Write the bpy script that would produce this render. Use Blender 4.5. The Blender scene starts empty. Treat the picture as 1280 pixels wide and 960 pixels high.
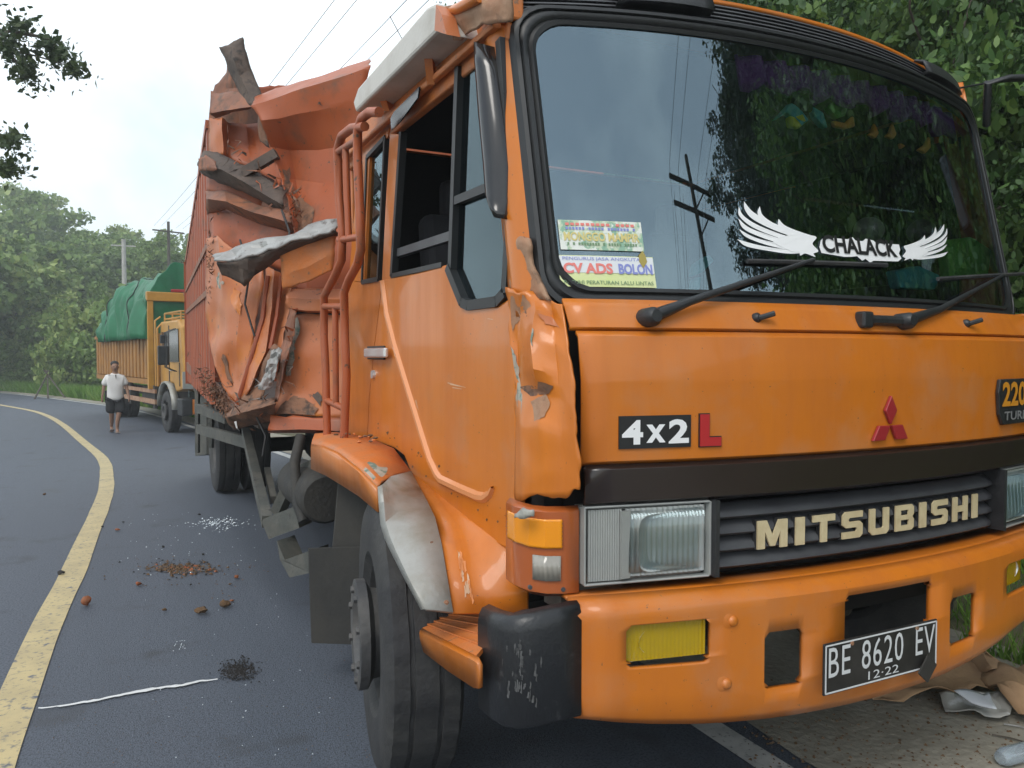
import bpy, bmesh, math, random
import numpy as np
from mathutils import Vector, Matrix, noise
random.seed(7); rng = np.random.default_rng(11)
D = bpy.data
scene = bpy.context.scene
col = scene.collection
R = math.radians

# ------------------------------------------------------------------ camera, sky, sun, exposure
F = 980.0; YAW = R(26.5); CAMH = 1.6; PIT = math.atan(35 / F)
cd = D.cameras.new('camera'); cam = D.objects.new('camera', cd); col.objects.link(cam)
cam.location = (0, 0, CAMH); cam.rotation_euler = (math.pi / 2 - PIT, 0, -YAW)
cd.sensor_width = 36; cd.lens = 36 * F / 1280; cd.clip_end = 3000; cd.clip_start = 0.05
scene.camera = cam
SUN_EL, SUN_AZ = R(48), R(-125)          # azimuth measured from +Y towards +X
w = D.worlds.new('World'); scene.world = w; w.use_nodes = True
nt = w.node_tree; nt.nodes.clear()
def wn(t, **k):
    n = nt.nodes.new(t)
    for a, b in k.items(): setattr(n, a, b)
    return n
sky = wn('ShaderNodeTexSky', sky_type='NISHITA', sun_disc=False)
sky.sun_elevation = SUN_EL; sky.sun_rotation = SUN_AZ; sky.air_density = 1.2; sky.dust_density = 1.0
tc = wn('ShaderNodeTexCoord')
ns = wn('ShaderNodeTexNoise'); ns.inputs['Scale'].default_value = 1.7; ns.inputs['Detail'].default_value = 6; ns.inputs['Roughness'].default_value = .55
rp = wn('ShaderNodeValToRGB'); rp.color_ramp.elements[0].position = .40; rp.color_ramp.elements[0].color = (.33, .33, .33, 1)
rp.color_ramp.elements[1].position = .66; rp.color_ramp.elements[1].color = (.96, .96, .96, 1)
mx = wn('ShaderNodeMixRGB'); mx.inputs[2].default_value = (13.2, 14.2, 14.6, 1)
bg = wn('ShaderNodeBackground'); bg.inputs['Strength'].default_value = .1
wo = wn('ShaderNodeOutputWorld')
L = nt.links.new
mpg = wn('ShaderNodeMapping'); mpg.inputs['Location'].default_value = (3.3, 3.7, .3)
L(tc.outputs['Generated'], mpg.inputs['Vector']); L(mpg.outputs[0], ns.inputs['Vector']); L(ns.outputs['Fac'], rp.inputs['Fac']); L(rp.outputs['Color'], mx.inputs[0])
L(sky.outputs[0], mx.inputs[1]); L(mx.outputs[0], bg.inputs['Color']); L(bg.outputs[0], wo.inputs['Surface'])
sd = D.lights.new('sun', 'SUN'); so = D.objects.new('sun', sd); col.objects.link(so)
sd.energy = 1.3; sd.angle = R(25); sd.color = (1, .96, .9)
sv = Vector((math.sin(SUN_AZ) * math.cos(SUN_EL), math.cos(SUN_AZ) * math.cos(SUN_EL), math.sin(SUN_EL)))
so.rotation_euler = sv.to_track_quat('Z', 'Y').to_euler(); so.location = (-5, -5, 12)
vs = scene.view_settings
vs.view_transform = 'Standard'; vs.look = 'None'; vs.gamma = 1; vs.exposure = 0.4; vs.use_curve_mapping = False
scene.render.resolution_x = 1024; scene.render.resolution_y = 768

# ------------------------------------------------------------------ sight lines -> points on real planes
_f0 = np.array([math.sin(YAW), math.cos(YAW), 0]); _rt = np.array([math.cos(YAW), -math.sin(YAW), 0]); _u0 = np.array([0, 0, 1.])
_fw = _f0 * math.cos(PIT) - _u0 * math.sin(PIT); _up = _u0 * math.cos(PIT) + _f0 * math.sin(PIT)
_C = np.array([0, 0, CAMH])
def ray(px, py): return _fw + _rt * (px - 640) / F + _up * (480 - py) / F
def onX(px, py, x): r = ray(px, py); return Vector(_C + r * (x / r[0]))
def onY(px, py, y): r = ray(px, py); return Vector(_C + r * (y / r[1]))
def onZ(px, py, z=0): r = ray(px, py); return Vector(_C + r * ((z - CAMH) / r[2]))
def atD(px, py, d): return Vector(_C + ray(px, py) * d)
def hit(px, py, yf):
    y = 1.9
    for i in range(30):
        p = onY(px, py, y); y = .5 * y + .5 * yf(p.x, p.z)
    return p

# ------------------------------------------------------------------ materials
MATS = {}
def mat(name, base, rough=.5, metal=0., c2=None, nscale=3., lo=.4, hi=.65, bump=0., bscale=40., spec=.5, coat=0., c3=None, n3=12., lo3=.6, hi3=.68, rvar=0., c4=None, n4=70., lo4=.7, hi4=.74, stretch=None):
    m = D.materials.new(name); m.use_nodes = True; t = m.node_tree; N = t.nodes; bs = N['Principled BSDF']
    bs.inputs['Base Color'].default_value = (*base, 1); bs.inputs['Roughness'].default_value = rough
    bs.inputs['Metallic'].default_value = metal; bs.inputs['Specular IOR Level'].default_value = spec
    bs.inputs['Coat Weight'].default_value = coat; bs.inputs['Coat Roughness'].default_value = .08
    tc = N.new('ShaderNodeTexCoord'); out = None
    def layer(prev, c, sc, l, h, det=8):
        n = N.new('ShaderNodeTexNoise'); n.inputs['Scale'].default_value = sc; n.inputs['Detail'].default_value = det; n.inputs['Roughness'].default_value = .62
        if stretch and c is c2:
            mp = N.new('ShaderNodeMapping'); mp.inputs['Scale'].default_value = stretch; t.links.new(tc.outputs['Object'], mp.inputs['Vector']); t.links.new(mp.outputs[0], n.inputs['Vector'])
        else: t.links.new(tc.outputs['Object'], n.inputs['Vector'])
        r = N.new('ShaderNodeMapRange'); r.inputs['From Min'].default_value = l; r.inputs['From Max'].default_value = h
        t.links.new(n.outputs['Fac'], r.inputs['Value'])
        x = N.new('ShaderNodeMixRGB'); x.inputs[2].default_value = (*c, 1)
        if prev is None: x.inputs[1].default_value = (*base, 1)
        else: t.links.new(prev, x.inputs[1])
        t.links.new(r.outputs[0], x.inputs[0])
        return x.outputs[0], r.outputs[0]
    fac = None
    if c2: out, fac = layer(out, c2, nscale, lo, hi)
    if c3: out, fac3 = layer(out, c3, n3, lo3, hi3)
    if c4: out, fac4 = layer(out, c4, n4, lo4, hi4, 3)
    if out: t.links.new(out, bs.inputs['Base Color'])
    if rvar and fac is not None:
        r = N.new('ShaderNodeMapRange'); r.inputs['To Min'].default_value = rough; r.inputs['To Max'].default_value = min(1, rough + rvar)
        t.links.new(fac, r.inputs['Value']); t.links.new(r.outputs[0], bs.inputs['Roughness'])
    if bump:
        n = N.new('ShaderNodeTexNoise'); n.inputs['Scale'].default_value = bscale; n.inputs['Detail'].default_value = 6
        t.links.new(tc.outputs['Object'], n.inputs['Vector'])
        b = N.new('ShaderNodeBump'); b.inputs['Strength'].default_value = bump; b.inputs['Distance'].default_value = .02
        t.links.new(n.outputs['Fac'], b.inputs['Height']); t.links.new(b.outputs[0], bs.inputs['Normal'])
    MATS[name] = m
    return m
mat('paint', (.56, .16, .012), .36, c2=(.47, .128, .014), nscale=1.6, lo=.42, hi=.78, stretch=(4, 4, .5), spec=.4, coat=.28, c3=(.45, .22, .11), n3=3, lo3=.5, hi3=.95, rvar=.24, c4=(.14, .08, .04), n4=70, lo4=.70, hi4=.74, bump=.06, bscale=3)
mat('paint_dust', (.58, .17, .035), .5, c2=(.45, .19, .09), nscale=5, lo=.42, hi=.7, c3=(.25, .13, .07), n3=30, lo3=.62, hi3=.7, bump=.15, bscale=60)
mat('ridge_sheen_scuff', (.66, .26, .1), .3, coat=.3)  # lighter orange: sheen painted on the door ridge, also pale scuffs
mat('bed_brown', (.2, .085, .05), .6, c2=(.3, .11, .05), nscale=5, lo=.45, hi=.6, c3=(.1, .055, .035), n3=12, lo3=.52, hi3=.66, bump=.25, bscale=20)
mat('bed_paint', (.36, .082, .022), .42, c2=(.33, .09, .036), nscale=1.6, lo=.42, hi=.68, c4=(.09, .05, .03), n4=26, lo4=.64, hi4=.7, c3=(.17, .07, .035), n3=3.6, lo3=.54, hi3=.72, bump=.12, bscale=9, rvar=.2)
mat('bed_pale', (.44, .125, .034), .4, c4=(.13, .065, .035), n4=22, lo4=.63, hi4=.7, c2=(.45, .17, .08), nscale=2.2, lo=.42, hi=.62, c3=(.48, .15, .02), n3=2.6, lo3=.56, hi3=.66, bump=.1, bscale=7, rvar=.15)
mat('bed_red', (.33, .078, .027), .55, c2=(.24, .058, .026), nscale=2.5, c3=(.16, .07, .04), n3=9, lo3=.56, hi3=.7, bump=.1, bscale=8)
mat('rust_dark', (.075, .055, .045), .75, c2=(.12, .085, .065), nscale=7, c3=(.035, .028, .024), n3=14, lo3=.52, hi3=.65, bump=.3, bscale=25)
mat('rust', (.15, .075, .045), .75, c2=(.25, .12, .065), nscale=6, c3=(.06, .04, .03), n3=14, lo3=.52, hi3=.65, bump=.5, bscale=25)
mat('rust_light', (.3, .15, .08), .7, c2=(.4, .26, .17), nscale=5, c3=(.12, .07, .04), n3=12, lo3=.56, hi3=.7, bump=.35, bscale=20)
mat('bare_metal', (.34, .34, .32), .5, .2, c2=(.24, .225, .18), nscale=7, lo=.4, hi=.7, c3=(.22, .2, .13), n3=3.5, lo3=.58, hi3=.75, bump=.15, bscale=30)
mat('primer', (.3, .29, .24), .6, c2=(.4, .36, .3), nscale=12, c3=(.14, .2, .16), n3=20, lo3=.5, hi3=.56)
mat('white_dirty', (.55, .53, .49), .55, c2=(.4, .37, .32), nscale=4, lo=.45, hi=.75, bump=.1)
mat('grey_sheet', (.36, .36, .35), .5, .1, c2=(.25, .24, .23), nscale=6, c3=(.12, .1, .09), n3=16, lo3=.58, hi3=.66, bump=.2, bscale=14)
mat('black_plastic', (.018, .019, .021), .42, c2=(.03, .031, .033), nscale=8, bump=.08, bscale=120)
mat('scuffed_black', (.016, .017, .019), .38, c2=(.09, .09, .09), nscale=9, lo=.6, hi=.75, bump=.1, bscale=60)
mat('scratch', (.6, .4, .26), .6)
mat('scuff', (.1, .1, .1), .6, c2=(.04, .04, .04), nscale=60)
mat('black_gloss', (.012, .011, .011), .18, coat=.3)
mat('band_black', (.022, .014, .012), .25, coat=.3)
mat('rubber', (.022, .022, .024), .7, c2=(.045, .044, .042), nscale=5, bump=.2, bscale=60)
mat('seal', (.014, .015, .016), .45)
mat('grille_grey', (.06, .062, .067), .45, c2=(.045, .045, .05), nscale=8)
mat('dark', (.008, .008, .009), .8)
mat('chassis', (.022, .022, .021), .75, c2=(.04, .036, .03), nscale=6, bump=.3)
mat('chassis_green', (.06, .063, .056), .65, c2=(.1, .095, .08), nscale=6, c3=(.035, .033, .03), n3=15, bump=.2)
mat('mudflap', (.018, .017, .015), .8, c2=(.03, .027, .022), nscale=3, bump=.2, bscale=20)
mat('rim', (.05, .05, .052), .6, c2=(.09, .085, .08), nscale=6, bump=.2)
mat('chrome', (.7, .7, .7), .22, .6)
mat('letter_cream', (.58, .49, .3), .5, c2=(.5, .41, .24), nscale=20)
mat('white', (.8, .8, .8), .5)
mat('white_dull', (.62, .63, .63), .5)
mat('red', (.42, .018, .02), .4)
mat('red_dark', (.3, .02, .025), .35)
mat('black_text', (.012, .012, .012), .5)
mat('plate_black', (.014, .013, .013), .4, c2=(.03, .028, .026), nscale=12)
mat('orange_text', (.62, .26, .02), .4)
mat('grey_text', (.2, .2, .2), .5)
mat('sticker_green', (.5, .58, .42), .5, c2=(.25, .42, .3), nscale=45, lo=.5, hi=.52, c3=(.7, .72, .66), n3=18, lo3=.5, hi3=.54)
mat('sticker_yellow', (.6, .68, .28), .5, c2=(.7, .7, .45), nscale=4)
mat('sticker_white', (.66, .68, .7), .5)
mat('text_red', (.72, .2, .17), .5)
mat('text_blue', (.22, .25, .55), .5)
mat('text_gold', (.62, .52, .2), .5)
mat('text_green', (.16, .26, .14), .5)
mat('leaf_dry', (.35, .28, .07), .6)
mat('cloth_seat', (.03, .03, .035), .9)
mat('purple', (.22, .05, .32), .9, bump=.6, bscale=90)
mat('teal', (.05, .4, .42), .7)
mat('green_toy', (.12, .42, .06), .8)
mat('orange_toy', (.8, .4, .06), .8)
mat('yellow_toy', (.6, .65, .03), .8)
mat('dash', (.02, .022, .024), .6)
# lamps
def lens(name, base, rough=.12, tr=.55, emit=None):
    m = mat(name, base, rough, spec=.6, coat=.6); bs = m.node_tree.nodes['Principled BSDF']; bs.inputs['Transmission Weight'].default_value = tr
    return m
lens('amber', (.95, .33, .005), .15, .15); lens('amber_dark', (.42, .1, .02), .3, .1)
lens('lens_grey', (.45, .42, .36), .2, .4)
mat('reflector', (.8, .8, .78), .3, .55); mat('lamp_body', (.36, .37, .35), .3, .2, c2=(.3, .31, .3), nscale=5)
def glass(name, tint, ior=1.9, rough=0.0):
    m = D.materials.new(name); m.use_nodes = True; t = m.node_tree; t.nodes.clear()
    o = t.nodes.new('ShaderNodeOutputMaterial'); mxs = t.nodes.new('ShaderNodeMixShader'); fr = t.nodes.new('ShaderNodeFresnel'); fr.inputs['IOR'].default_value = ior
    tr = t.nodes.new('ShaderNodeBsdfTransparent'); tr.inputs['Color'].default_value = (*tint, 1); g = t.nodes.new('ShaderNodeBsdfGlossy'); g.inputs['Roughness'].default_value = rough
    g.inputs['Color'].default_value = (.72, .92, 1, 1)
    t.links.new(fr.outputs[0], mxs.inputs[0]); t.links.new(tr.outputs[0], mxs.inputs[1]); t.links.new(g.outputs[0], mxs.inputs[2]); t.links.new(mxs.outputs[0], o.inputs[0])
    MATS[name] = m
lens('lens_yellow', (.64, .44, .003), .08, .4); glass('lens_clear', (.9, .9, .88), 1.7, .05); glass('windshield_glass', (.8, .84, .84), 3.0, .01); glass('side_glass', (.3, .32, .32), 1.6)
# ground materials
mat('asphalt', (.066, .08, .106), .58, c2=(.1, .115, .145), nscale=1.1, lo=.36, hi=.68, c3=(.036, .042, .054), n3=90, lo3=.48, hi3=.6, bump=.45, bscale=160, rvar=.14, stretch=(1.3, .12, 1), c4=(.045, .05, .06), n4=1.7, lo4=.6, hi4=.72)
mat('yellow_paint', (.5, .4, .2), .6, c2=(.4, .32, .17), nscale=4, c3=(.2, .185, .14), n3=34, lo3=.55, hi3=.66, c4=(.1, .11, .13), n4=11, lo4=.62, hi4=.7, bump=.1, bscale=150)
mat('white_paint', (.5, .5, .48), .6, c2=(.35, .35, .34), nscale=8, c3=(.14, .14, .14), n3=40, lo3=.58, hi3=.68)
mat('shoulder', (.3, .28, .23), .9, c2=(.2, .18, .14), nscale=2, lo=.38, hi=.68, c3=(.33, .3, .24), n3=22, lo3=.54, hi3=.7, bump=.5, bscale=30)
mat('soil', (.1, .085, .05), .95, c2=(.05, .075, .025), nscale=1.5, bump=.5, bscale=12)
mat('clod', (.09, .055, .03), .95, c2=(.15, .085, .04), nscale=30, bump=.6, bscale=60)
mat('clod_orange', (.3, .085, .03), .8, c2=(.22, .09, .04), nscale=40)
mat('clod_black', (.02, .018, .017), .9)
mat('stain', (.075, .07, .068), .8, c2=(.068, .08, .1), nscale=14, lo=.42, hi=.6)
mat('stain_dark', (.04, .042, .05), .8, c2=(.066, .078, .1), nscale=16, lo=.42, hi=.58)
mat('shard', (.6, .66, .7), .15)
mat('cardboard', (.42, .26, .14), .85, c2=(.33, .2, .11), nscale=7, bump=.3, bscale=20)
mat('wrapper', (.34, .33, .3), .35, c2=(.5, .5, .5), nscale=8, lo=.5, hi=.55)
mat('wrapper_white', (.55, .57, .6), .3)
lens('clear_plastic', (.7, .78, .85), .08, .75)
mat('concrete_pole', (.42, .41, .38), .85, c2=(.33, .32, .3), nscale=4)
mat('wood_dark', (.06, .048, .035), .85, bump=.4)
mat('wire', (.03, .03, .032), .6)
mat('insulator', (.1, .05, .03), .4)
mat('bark', (.11, .09, .07), .95, c2=(.06, .05, .04), nscale=8, bump=.8, bscale=18)
# second truck and person
mat('yellow_cab', (.5, .25, .035), .45, c2=(.4, .19, .03), nscale=3, coat=.2)
mat('yellow_bed', (.34, .155, .028), .6, c2=(.24, .11, .025), nscale=2.5, c3=(.25, .11, .03), n3=6, lo3=.58, hi3=.75)
mat('tarp', (.007, .11, .045), .5, c2=(.012, .15, .065), nscale=2, bump=.7, bscale=3)
mat('tarp_pale', (.05, .25, .2), .45, c2=(.08, .32, .26), nscale=3)
mat('skin', (.25, .135, .085), .55); mat('hair', (.012, .01, .01), .7); mat('shirt', (.66, .64, .62), .85, bump=.3, bscale=25); mat('shorts', (.014, .014, .016), .85); mat('sandal', (.2, .16, .14), .8)
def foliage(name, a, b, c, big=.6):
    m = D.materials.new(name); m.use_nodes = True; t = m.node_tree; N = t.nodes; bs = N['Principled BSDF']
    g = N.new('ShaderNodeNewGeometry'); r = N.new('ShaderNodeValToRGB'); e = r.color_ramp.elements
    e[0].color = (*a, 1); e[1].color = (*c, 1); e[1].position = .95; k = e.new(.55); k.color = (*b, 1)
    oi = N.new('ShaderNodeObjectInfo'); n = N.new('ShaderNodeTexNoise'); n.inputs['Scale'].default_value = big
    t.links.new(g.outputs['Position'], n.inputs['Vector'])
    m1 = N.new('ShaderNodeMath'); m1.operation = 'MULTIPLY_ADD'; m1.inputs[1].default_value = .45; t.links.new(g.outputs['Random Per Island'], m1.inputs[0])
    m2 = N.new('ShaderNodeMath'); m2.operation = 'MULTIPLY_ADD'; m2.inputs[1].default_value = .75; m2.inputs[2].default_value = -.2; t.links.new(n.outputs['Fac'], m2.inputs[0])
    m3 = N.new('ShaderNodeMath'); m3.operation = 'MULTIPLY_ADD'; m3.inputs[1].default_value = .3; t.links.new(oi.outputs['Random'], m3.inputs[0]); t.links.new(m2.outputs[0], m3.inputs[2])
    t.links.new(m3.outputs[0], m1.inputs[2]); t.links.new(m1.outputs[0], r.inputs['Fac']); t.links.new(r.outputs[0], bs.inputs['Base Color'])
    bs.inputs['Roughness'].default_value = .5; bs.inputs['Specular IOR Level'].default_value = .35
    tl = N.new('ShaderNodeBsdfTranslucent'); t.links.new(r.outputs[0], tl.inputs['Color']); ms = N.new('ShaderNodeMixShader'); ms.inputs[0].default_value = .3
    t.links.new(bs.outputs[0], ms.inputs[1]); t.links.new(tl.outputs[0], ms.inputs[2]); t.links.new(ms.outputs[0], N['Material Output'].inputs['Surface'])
    MATS[name] = m
foliage('leaf_far', (.07, .13, .035), (.16, .25, .06), (.34, .4, .12), .12)
foliage('leaf_bush', (.07, .125, .03), (.14, .23, .05), (.27, .35, .1), .3)
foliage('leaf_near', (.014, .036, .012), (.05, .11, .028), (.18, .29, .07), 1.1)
foliage('leaf_dark', (.015, .03, .012), (.03, .06, .018), (.07, .1, .03), .3)  # darkened greens: shade painted into bank depths and the mirrored wood
foliage('grass', (.06, .13, .02), (.12, .25, .03), (.25, .35, .08), .8)

# ------------------------------------------------------------------ mesh helpers
BASE = {}      # object -> world matrix of its origin
def link(o): col.objects.link(o); return o
def tag(o, label=None, cat=None, group=None, kind=None):
    for k, v in (('label', label), ('category', cat), ('group', group), ('kind', kind)):
        if v: o[k] = v
    return o
def empty(name, loc, rz=0, label=None, cat=None, group=None):
    o = link(D.objects.new(name, None)); o.location = loc; o.rotation_euler = (0, 0, rz); o.empty_display_size = .2
    BASE[o.as_pointer()] = Matrix.Translation(loc) @ Matrix.Rotation(rz, 4, 'Z')
    return tag(o, label, cat, group)
def base_of(o):
    return BASE.get(o.as_pointer(), Matrix.Identity(4)) if o else Matrix.Identity(4)
class MB:
    def __init__(s): s.v = []; s.f = []
    def add(s, vs, fs):
        k = len(s.v); s.v += [Vector(v) for v in vs]; s.f += [tuple(i + k for i in f) for f in fs]; return s
    def box(s, c, size, rot=None):
        c = Vector(c); h = Vector(size) / 2
        vs = [Vector((x * h.x, y * h.y, z * h.z)) for x in (-1, 1) for y in (-1, 1) for z in (-1, 1)]
        if rot is not None: vs = [rot @ v for v in vs]
        return s.add([c + v for v in vs], [(0, 1, 3, 2), (4, 6, 7, 5), (0, 4, 5, 1), (2, 3, 7, 6), (0, 2, 6, 4), (1, 5, 7, 3)])
    def bx(s, x0, x1, y0, y1, z0, z1): return s.box(((x0 + x1) / 2, (y0 + y1) / 2, (z0 + z1) / 2), (abs(x1 - x0), abs(y1 - y0), abs(z1 - z0)))
    def bar(s, a, b, wd, ht, upv=(0, 0, 1)):
        a, b = Vector(a), Vector(b); d = (b - a).normalized(); u = Vector(upv); r = d.cross(u)
        if r.length < 1e-4: r = d.cross(Vector((1, 0, 0)))
        r.normalize(); u = r.cross(d)
        vs = [p + r * i * wd / 2 + u * j * ht / 2 for p in (a, b) for i, j in ((-1, -1), (1, -1), (1, 1), (-1, 1))]
        return s.add(vs, [(0, 1, 2, 3), (7, 6, 5, 4), (0, 4, 5, 1), (1, 5, 6, 2), (2, 6, 7, 3), (3, 7, 4, 0)])
    def tube(s, pts, r, n=8, closed=False):
        pts = [Vector(p) for p in pts]; rings = []; N = len(pts)
        rr = r if isinstance(r, (list, tuple)) else [r] * N
        ref = None
        for i, p in enumerate(pts):
            d = (pts[min(i + 1, N - 1)] - pts[max(i - 1, 0)]).normalized()
            if ref is None: ref = d.cross(Vector((.3, .2, 1)) if abs(d.z) < .9 else Vector((1, .1, 0))).normalized()
            ref = (ref - d * ref.dot(d)).normalized(); b = d.cross(ref)
            rings.append([p + (ref * math.cos(2 * math.pi * k / n) + b * math.sin(2 * math.pi * k / n)) * rr[i] for k in range(n)])
        vs = [v for q in rings for v in q]; fs = []
        for i in range(N - 1):
            for k in range(n): fs.append((i * n + k, i * n + (k + 1) % n, (i + 1) * n + (k + 1) % n, (i + 1) * n + k))
        fs.append(tuple(range(n - 1, -1, -1))); fs.append(tuple((N - 1) * n + k for k in range(n)))
        return s.add(vs, fs)
    def prism(s, pts, off):
        pts = [Vector(p) for p in pts]; off = Vector(off); n = len(pts)
        vs = pts + [p + off for p in pts]
        return s.add(vs, [tuple(range(n)), tuple(range(2 * n - 1, n - 1, -1))] + [(i, i + n, (i + 1) % n + n, (i + 1) % n) for i in range(n)])
    def grid(s, rows):
        m = len(rows[0]); vs = [p for r in rows for p in r]
        return s.add(vs, [(i * m + j, i * m + j + 1, (i + 1) * m + j + 1, (i + 1) * m + j) for i in range(len(rows) - 1) for j in range(m - 1)])
    def lathe(s, prof, c, ax, n=40, fn=None):
        c = Vector(c); ax = Vector(ax).normalized(); u = ax.cross(Vector((0, 0, 1))).normalized(); v = ax.cross(u)
        m = len(prof); vs = []
        for k in range(n):
            t = 2 * math.pi * k / n
            for j, (a, r) in enumerate(prof):
                if fn: r = fn(k, j, r)
                vs.append(c + ax * a + (u * math.cos(t) + v * math.sin(t)) * r)
        fs = [(k * m + j, k * m + j + 1, ((k + 1) % n) * m + j + 1, ((k + 1) % n) * m + j) for k in range(n) for j in range(m - 1)]
        return s.add(vs, fs)
    def ball(s, c, r, n=10, m=7, rot=None):
        c = Vector(c); r = Vector(r) if not isinstance(r, (int, float)) else Vector((r, r, r)); vs = []
        for i in range(m + 1):
            a = math.pi * i / m
            for k in range(n):
                b = 2 * math.pi * k / n; v = Vector((math.sin(a) * math.cos(b) * r.x, math.sin(a) * math.sin(b) * r.y, math.cos(a) * r.z))
                vs.append(c + (rot @ v if rot else v))
        return s.add(vs, [(i * n + k, (i + 1) * n + k, (i + 1) * n + (k + 1) % n, i * n + (k + 1) % n) for i in range(m) for k in range(n)])
    def mesh(s, name, parent=None):
        M = base_of(parent).inverted(); me = D.meshes.new(name)
        me.from_pydata([tuple(M @ v) for v in s.v], [], s.f); return me
    def build(s, name, m, parent=None, smooth=0, solid=0, bevel=0, off=0., sub=0, kind=None, fix=True, label=None):
        me = s.mesh(name, parent)
        if fix:
            b = bmesh.new(); b.from_mesh(me); bmesh.ops.remove_doubles(b, verts=b.verts, dist=1e-5); bmesh.ops.recalc_face_normals(b, faces=b.faces); b.to_mesh(me); b.free()
        me.materials.append(MATS[m])
        o = link(D.objects.new(name, me)); o.parent = parent
        if parent is not None: BASE[o.as_pointer()] = base_of(parent)
        if solid:
            md = o.modifiers.new('solid', 'SOLIDIFY'); md.thickness = solid; md.offset = off
        if bevel:
            md = o.modifiers.new('bevel', 'BEVEL'); md.width = bevel; md.segments = 2; md.limit_method = 'ANGLE'; md.angle_limit = R(40)
        if sub:
            md = o.modifiers.new('sub', 'SUBSURF'); md.levels = sub; md.render_levels = sub
        if smooth:
            for p in me.polygons: p.use_smooth = True
            me.set_sharp_from_angle(angle=R(smooth))
        return tag(o, label=label, kind=kind)
def copy_tree(o, parent=None):
    c = o.copy(); link(c); c.parent = parent
    for ch in list(o.children): copy_tree(ch, c)
    return c
def text_mesh(body, bold=.0, ext=.0, shear=0, spacing=1.):
    cu = D.curves.new('txt', 'FONT'); cu.body = body; cu.offset = bold; cu.extrude = ext; cu.shear = shear; cu.space_character = spacing; cu.resolution_u = 3
    o = link(D.objects.new('txt', cu)); dg = bpy.context.evaluated_depsgraph_get(); dg.update()
    me = D.meshes.new_from_object(o.evaluated_get(dg)); D.objects.remove(o); D.curves.remove(cu)
    vs = [v.co.copy() for v in me.vertices]; fs = [tuple(p.vertices) for p in me.polygons]; D.meshes.remove(me)
    x0 = min(v.x for v in vs); x1 = max(v.x for v in vs); y0 = min(v.y for v in vs); y1 = max(v.y for v in vs)
    return [Vector(((v.x - x0) / (x1 - x0), (v.y - y0) / (y1 - y0), v.z)) for v in vs], fs
def put_text(name, body, x0, x1, z0, z1, yf, m, parent, off=.004, bold=0., ext=0., tilt=0., depth=.0, spacing=1.):
    """text standing on the front surface y = yf(x, z); tilt = rise per unit x"""
    vs, fs = text_mesh(body, bold, .5 if depth else 0., 0, spacing)
    b = MB(); out = []
    for v in vs:
        x = x0 + v.x * (x1 - x0); z = z0 + v.y * (z1 - z0) + tilt * (x - (x0 + x1) / 2)
        out.append(Vector((x, yf(x, z) - off - (v.z + .5) * depth if depth else yf(x, z) - off, z)))
    b.add(out, fs); return b.build(name, m, parent, fix=False)
from mathutils.bvhtree import BVHTree
def stick(name, poly, m, target, off=.007, jit=2., par=None, n=6):
    """a chip or stain lying on a bent part: outline in sight-line coordinates, cast on to the part itself"""
    M = base_of(target); me = target.data; tr = BVHTree.FromPolygons([M @ v.co for v in me.vertices], [tuple(p.vertices) for p in me.polygons])
    out = []
    for (ax, ay), (bx_, by) in zip(poly, poly[1:] + poly[:1]):
        for k in range(4): out.append((ax + (bx_ - ax) * k / 4 + random.uniform(-jit, jit) * .5, ay + (by - ay) * k / 4 + random.uniform(-jit, jit) * .5))
    cx = sum(p[0] for p in poly) / len(poly); cy = sum(p[1] for p in poly) / len(poly); rows = []
    for i in range(n + 1):
        r = []
        for x, y in out:
            d = Vector(ray(cx + (x - cx) * max(.02, i / n), cy + (y - cy) * max(.02, i / n))).normalized(); h = tr.ray_cast(Vector(_C), d)
            if h[0] is None: r.append(None); continue
            r.append(h[0] - d * off)
        good = [p for p in r if p is not None]
        if not good: print('stick missed', name, poly[0]); return
        r = [p if p is not None else min(good, key=lambda g_: abs(k_ - r.index(g_))) for k_, p in enumerate(r)]
        rows.append(r + [r[0]])
    return MB().grid(rows).build(name, m, par or target, smooth=40)
def fbm(p, s=1.): return noise.noise(Vector(p) * s)
def sheet(name, rows, m, parent, n=5, amp=.02, ns=2.5, solid=.012, smooth=35, seed=0, label=None, tear=.018):
    """bent metal sheet through rows of (px, py, depth); refined and dented"""
    g = [[atD(*p) for p in r] for r in rows]
    def refine(a):
        out = []
        for i in range(len(a) - 1):
            for k in range(n): out.append([p.lerp(q, k / n) for p, q in zip(a[i], a[i + 1])])
        out.append(a[-1]); return out
    g = refine(g); g = [list(r) for r in zip(*refine([list(c) for c in zip(*g)]))]
    o = Vector((seed * 3.1, seed * 1.7, 0)); nr, nc = len(g), len(g[0])
    if tear:        # ragged outline
        for i in range(nr):
            for j in range(nc):
                if i in (0, nr - 1) or j in (0, nc - 1):
                    c_ = g[min(max(i, 1), nr - 2)][min(max(j, 1), nc - 2)]; d_ = (g[i][j] - c_)
                    if d_.length > 1e-6: g[i][j] = g[i][j] + d_.normalized() * (noise.noise(g[i][j] * 9) + .6 * noise.noise(g[i][j] * 31)) * tear
    def crease(p):
        a = noise.voronoi((p + o) * ns * .8)[0][0]; b_ = noise.voronoi((p + o) * ns * 2.0 + Vector((7, 3, 1)))[0][0]
        return Vector((-.5, -.8, .1)) * amp * (3.6 * a + 1.5 * b_)
    g = [[p + (noise.noise_vector((p + o) * ns) * amp * .5) + crease(p) for p in r] for r in g]
    return MB().grid(g).build(name, m, parent, smooth=smooth, solid=solid, label=label)

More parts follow.
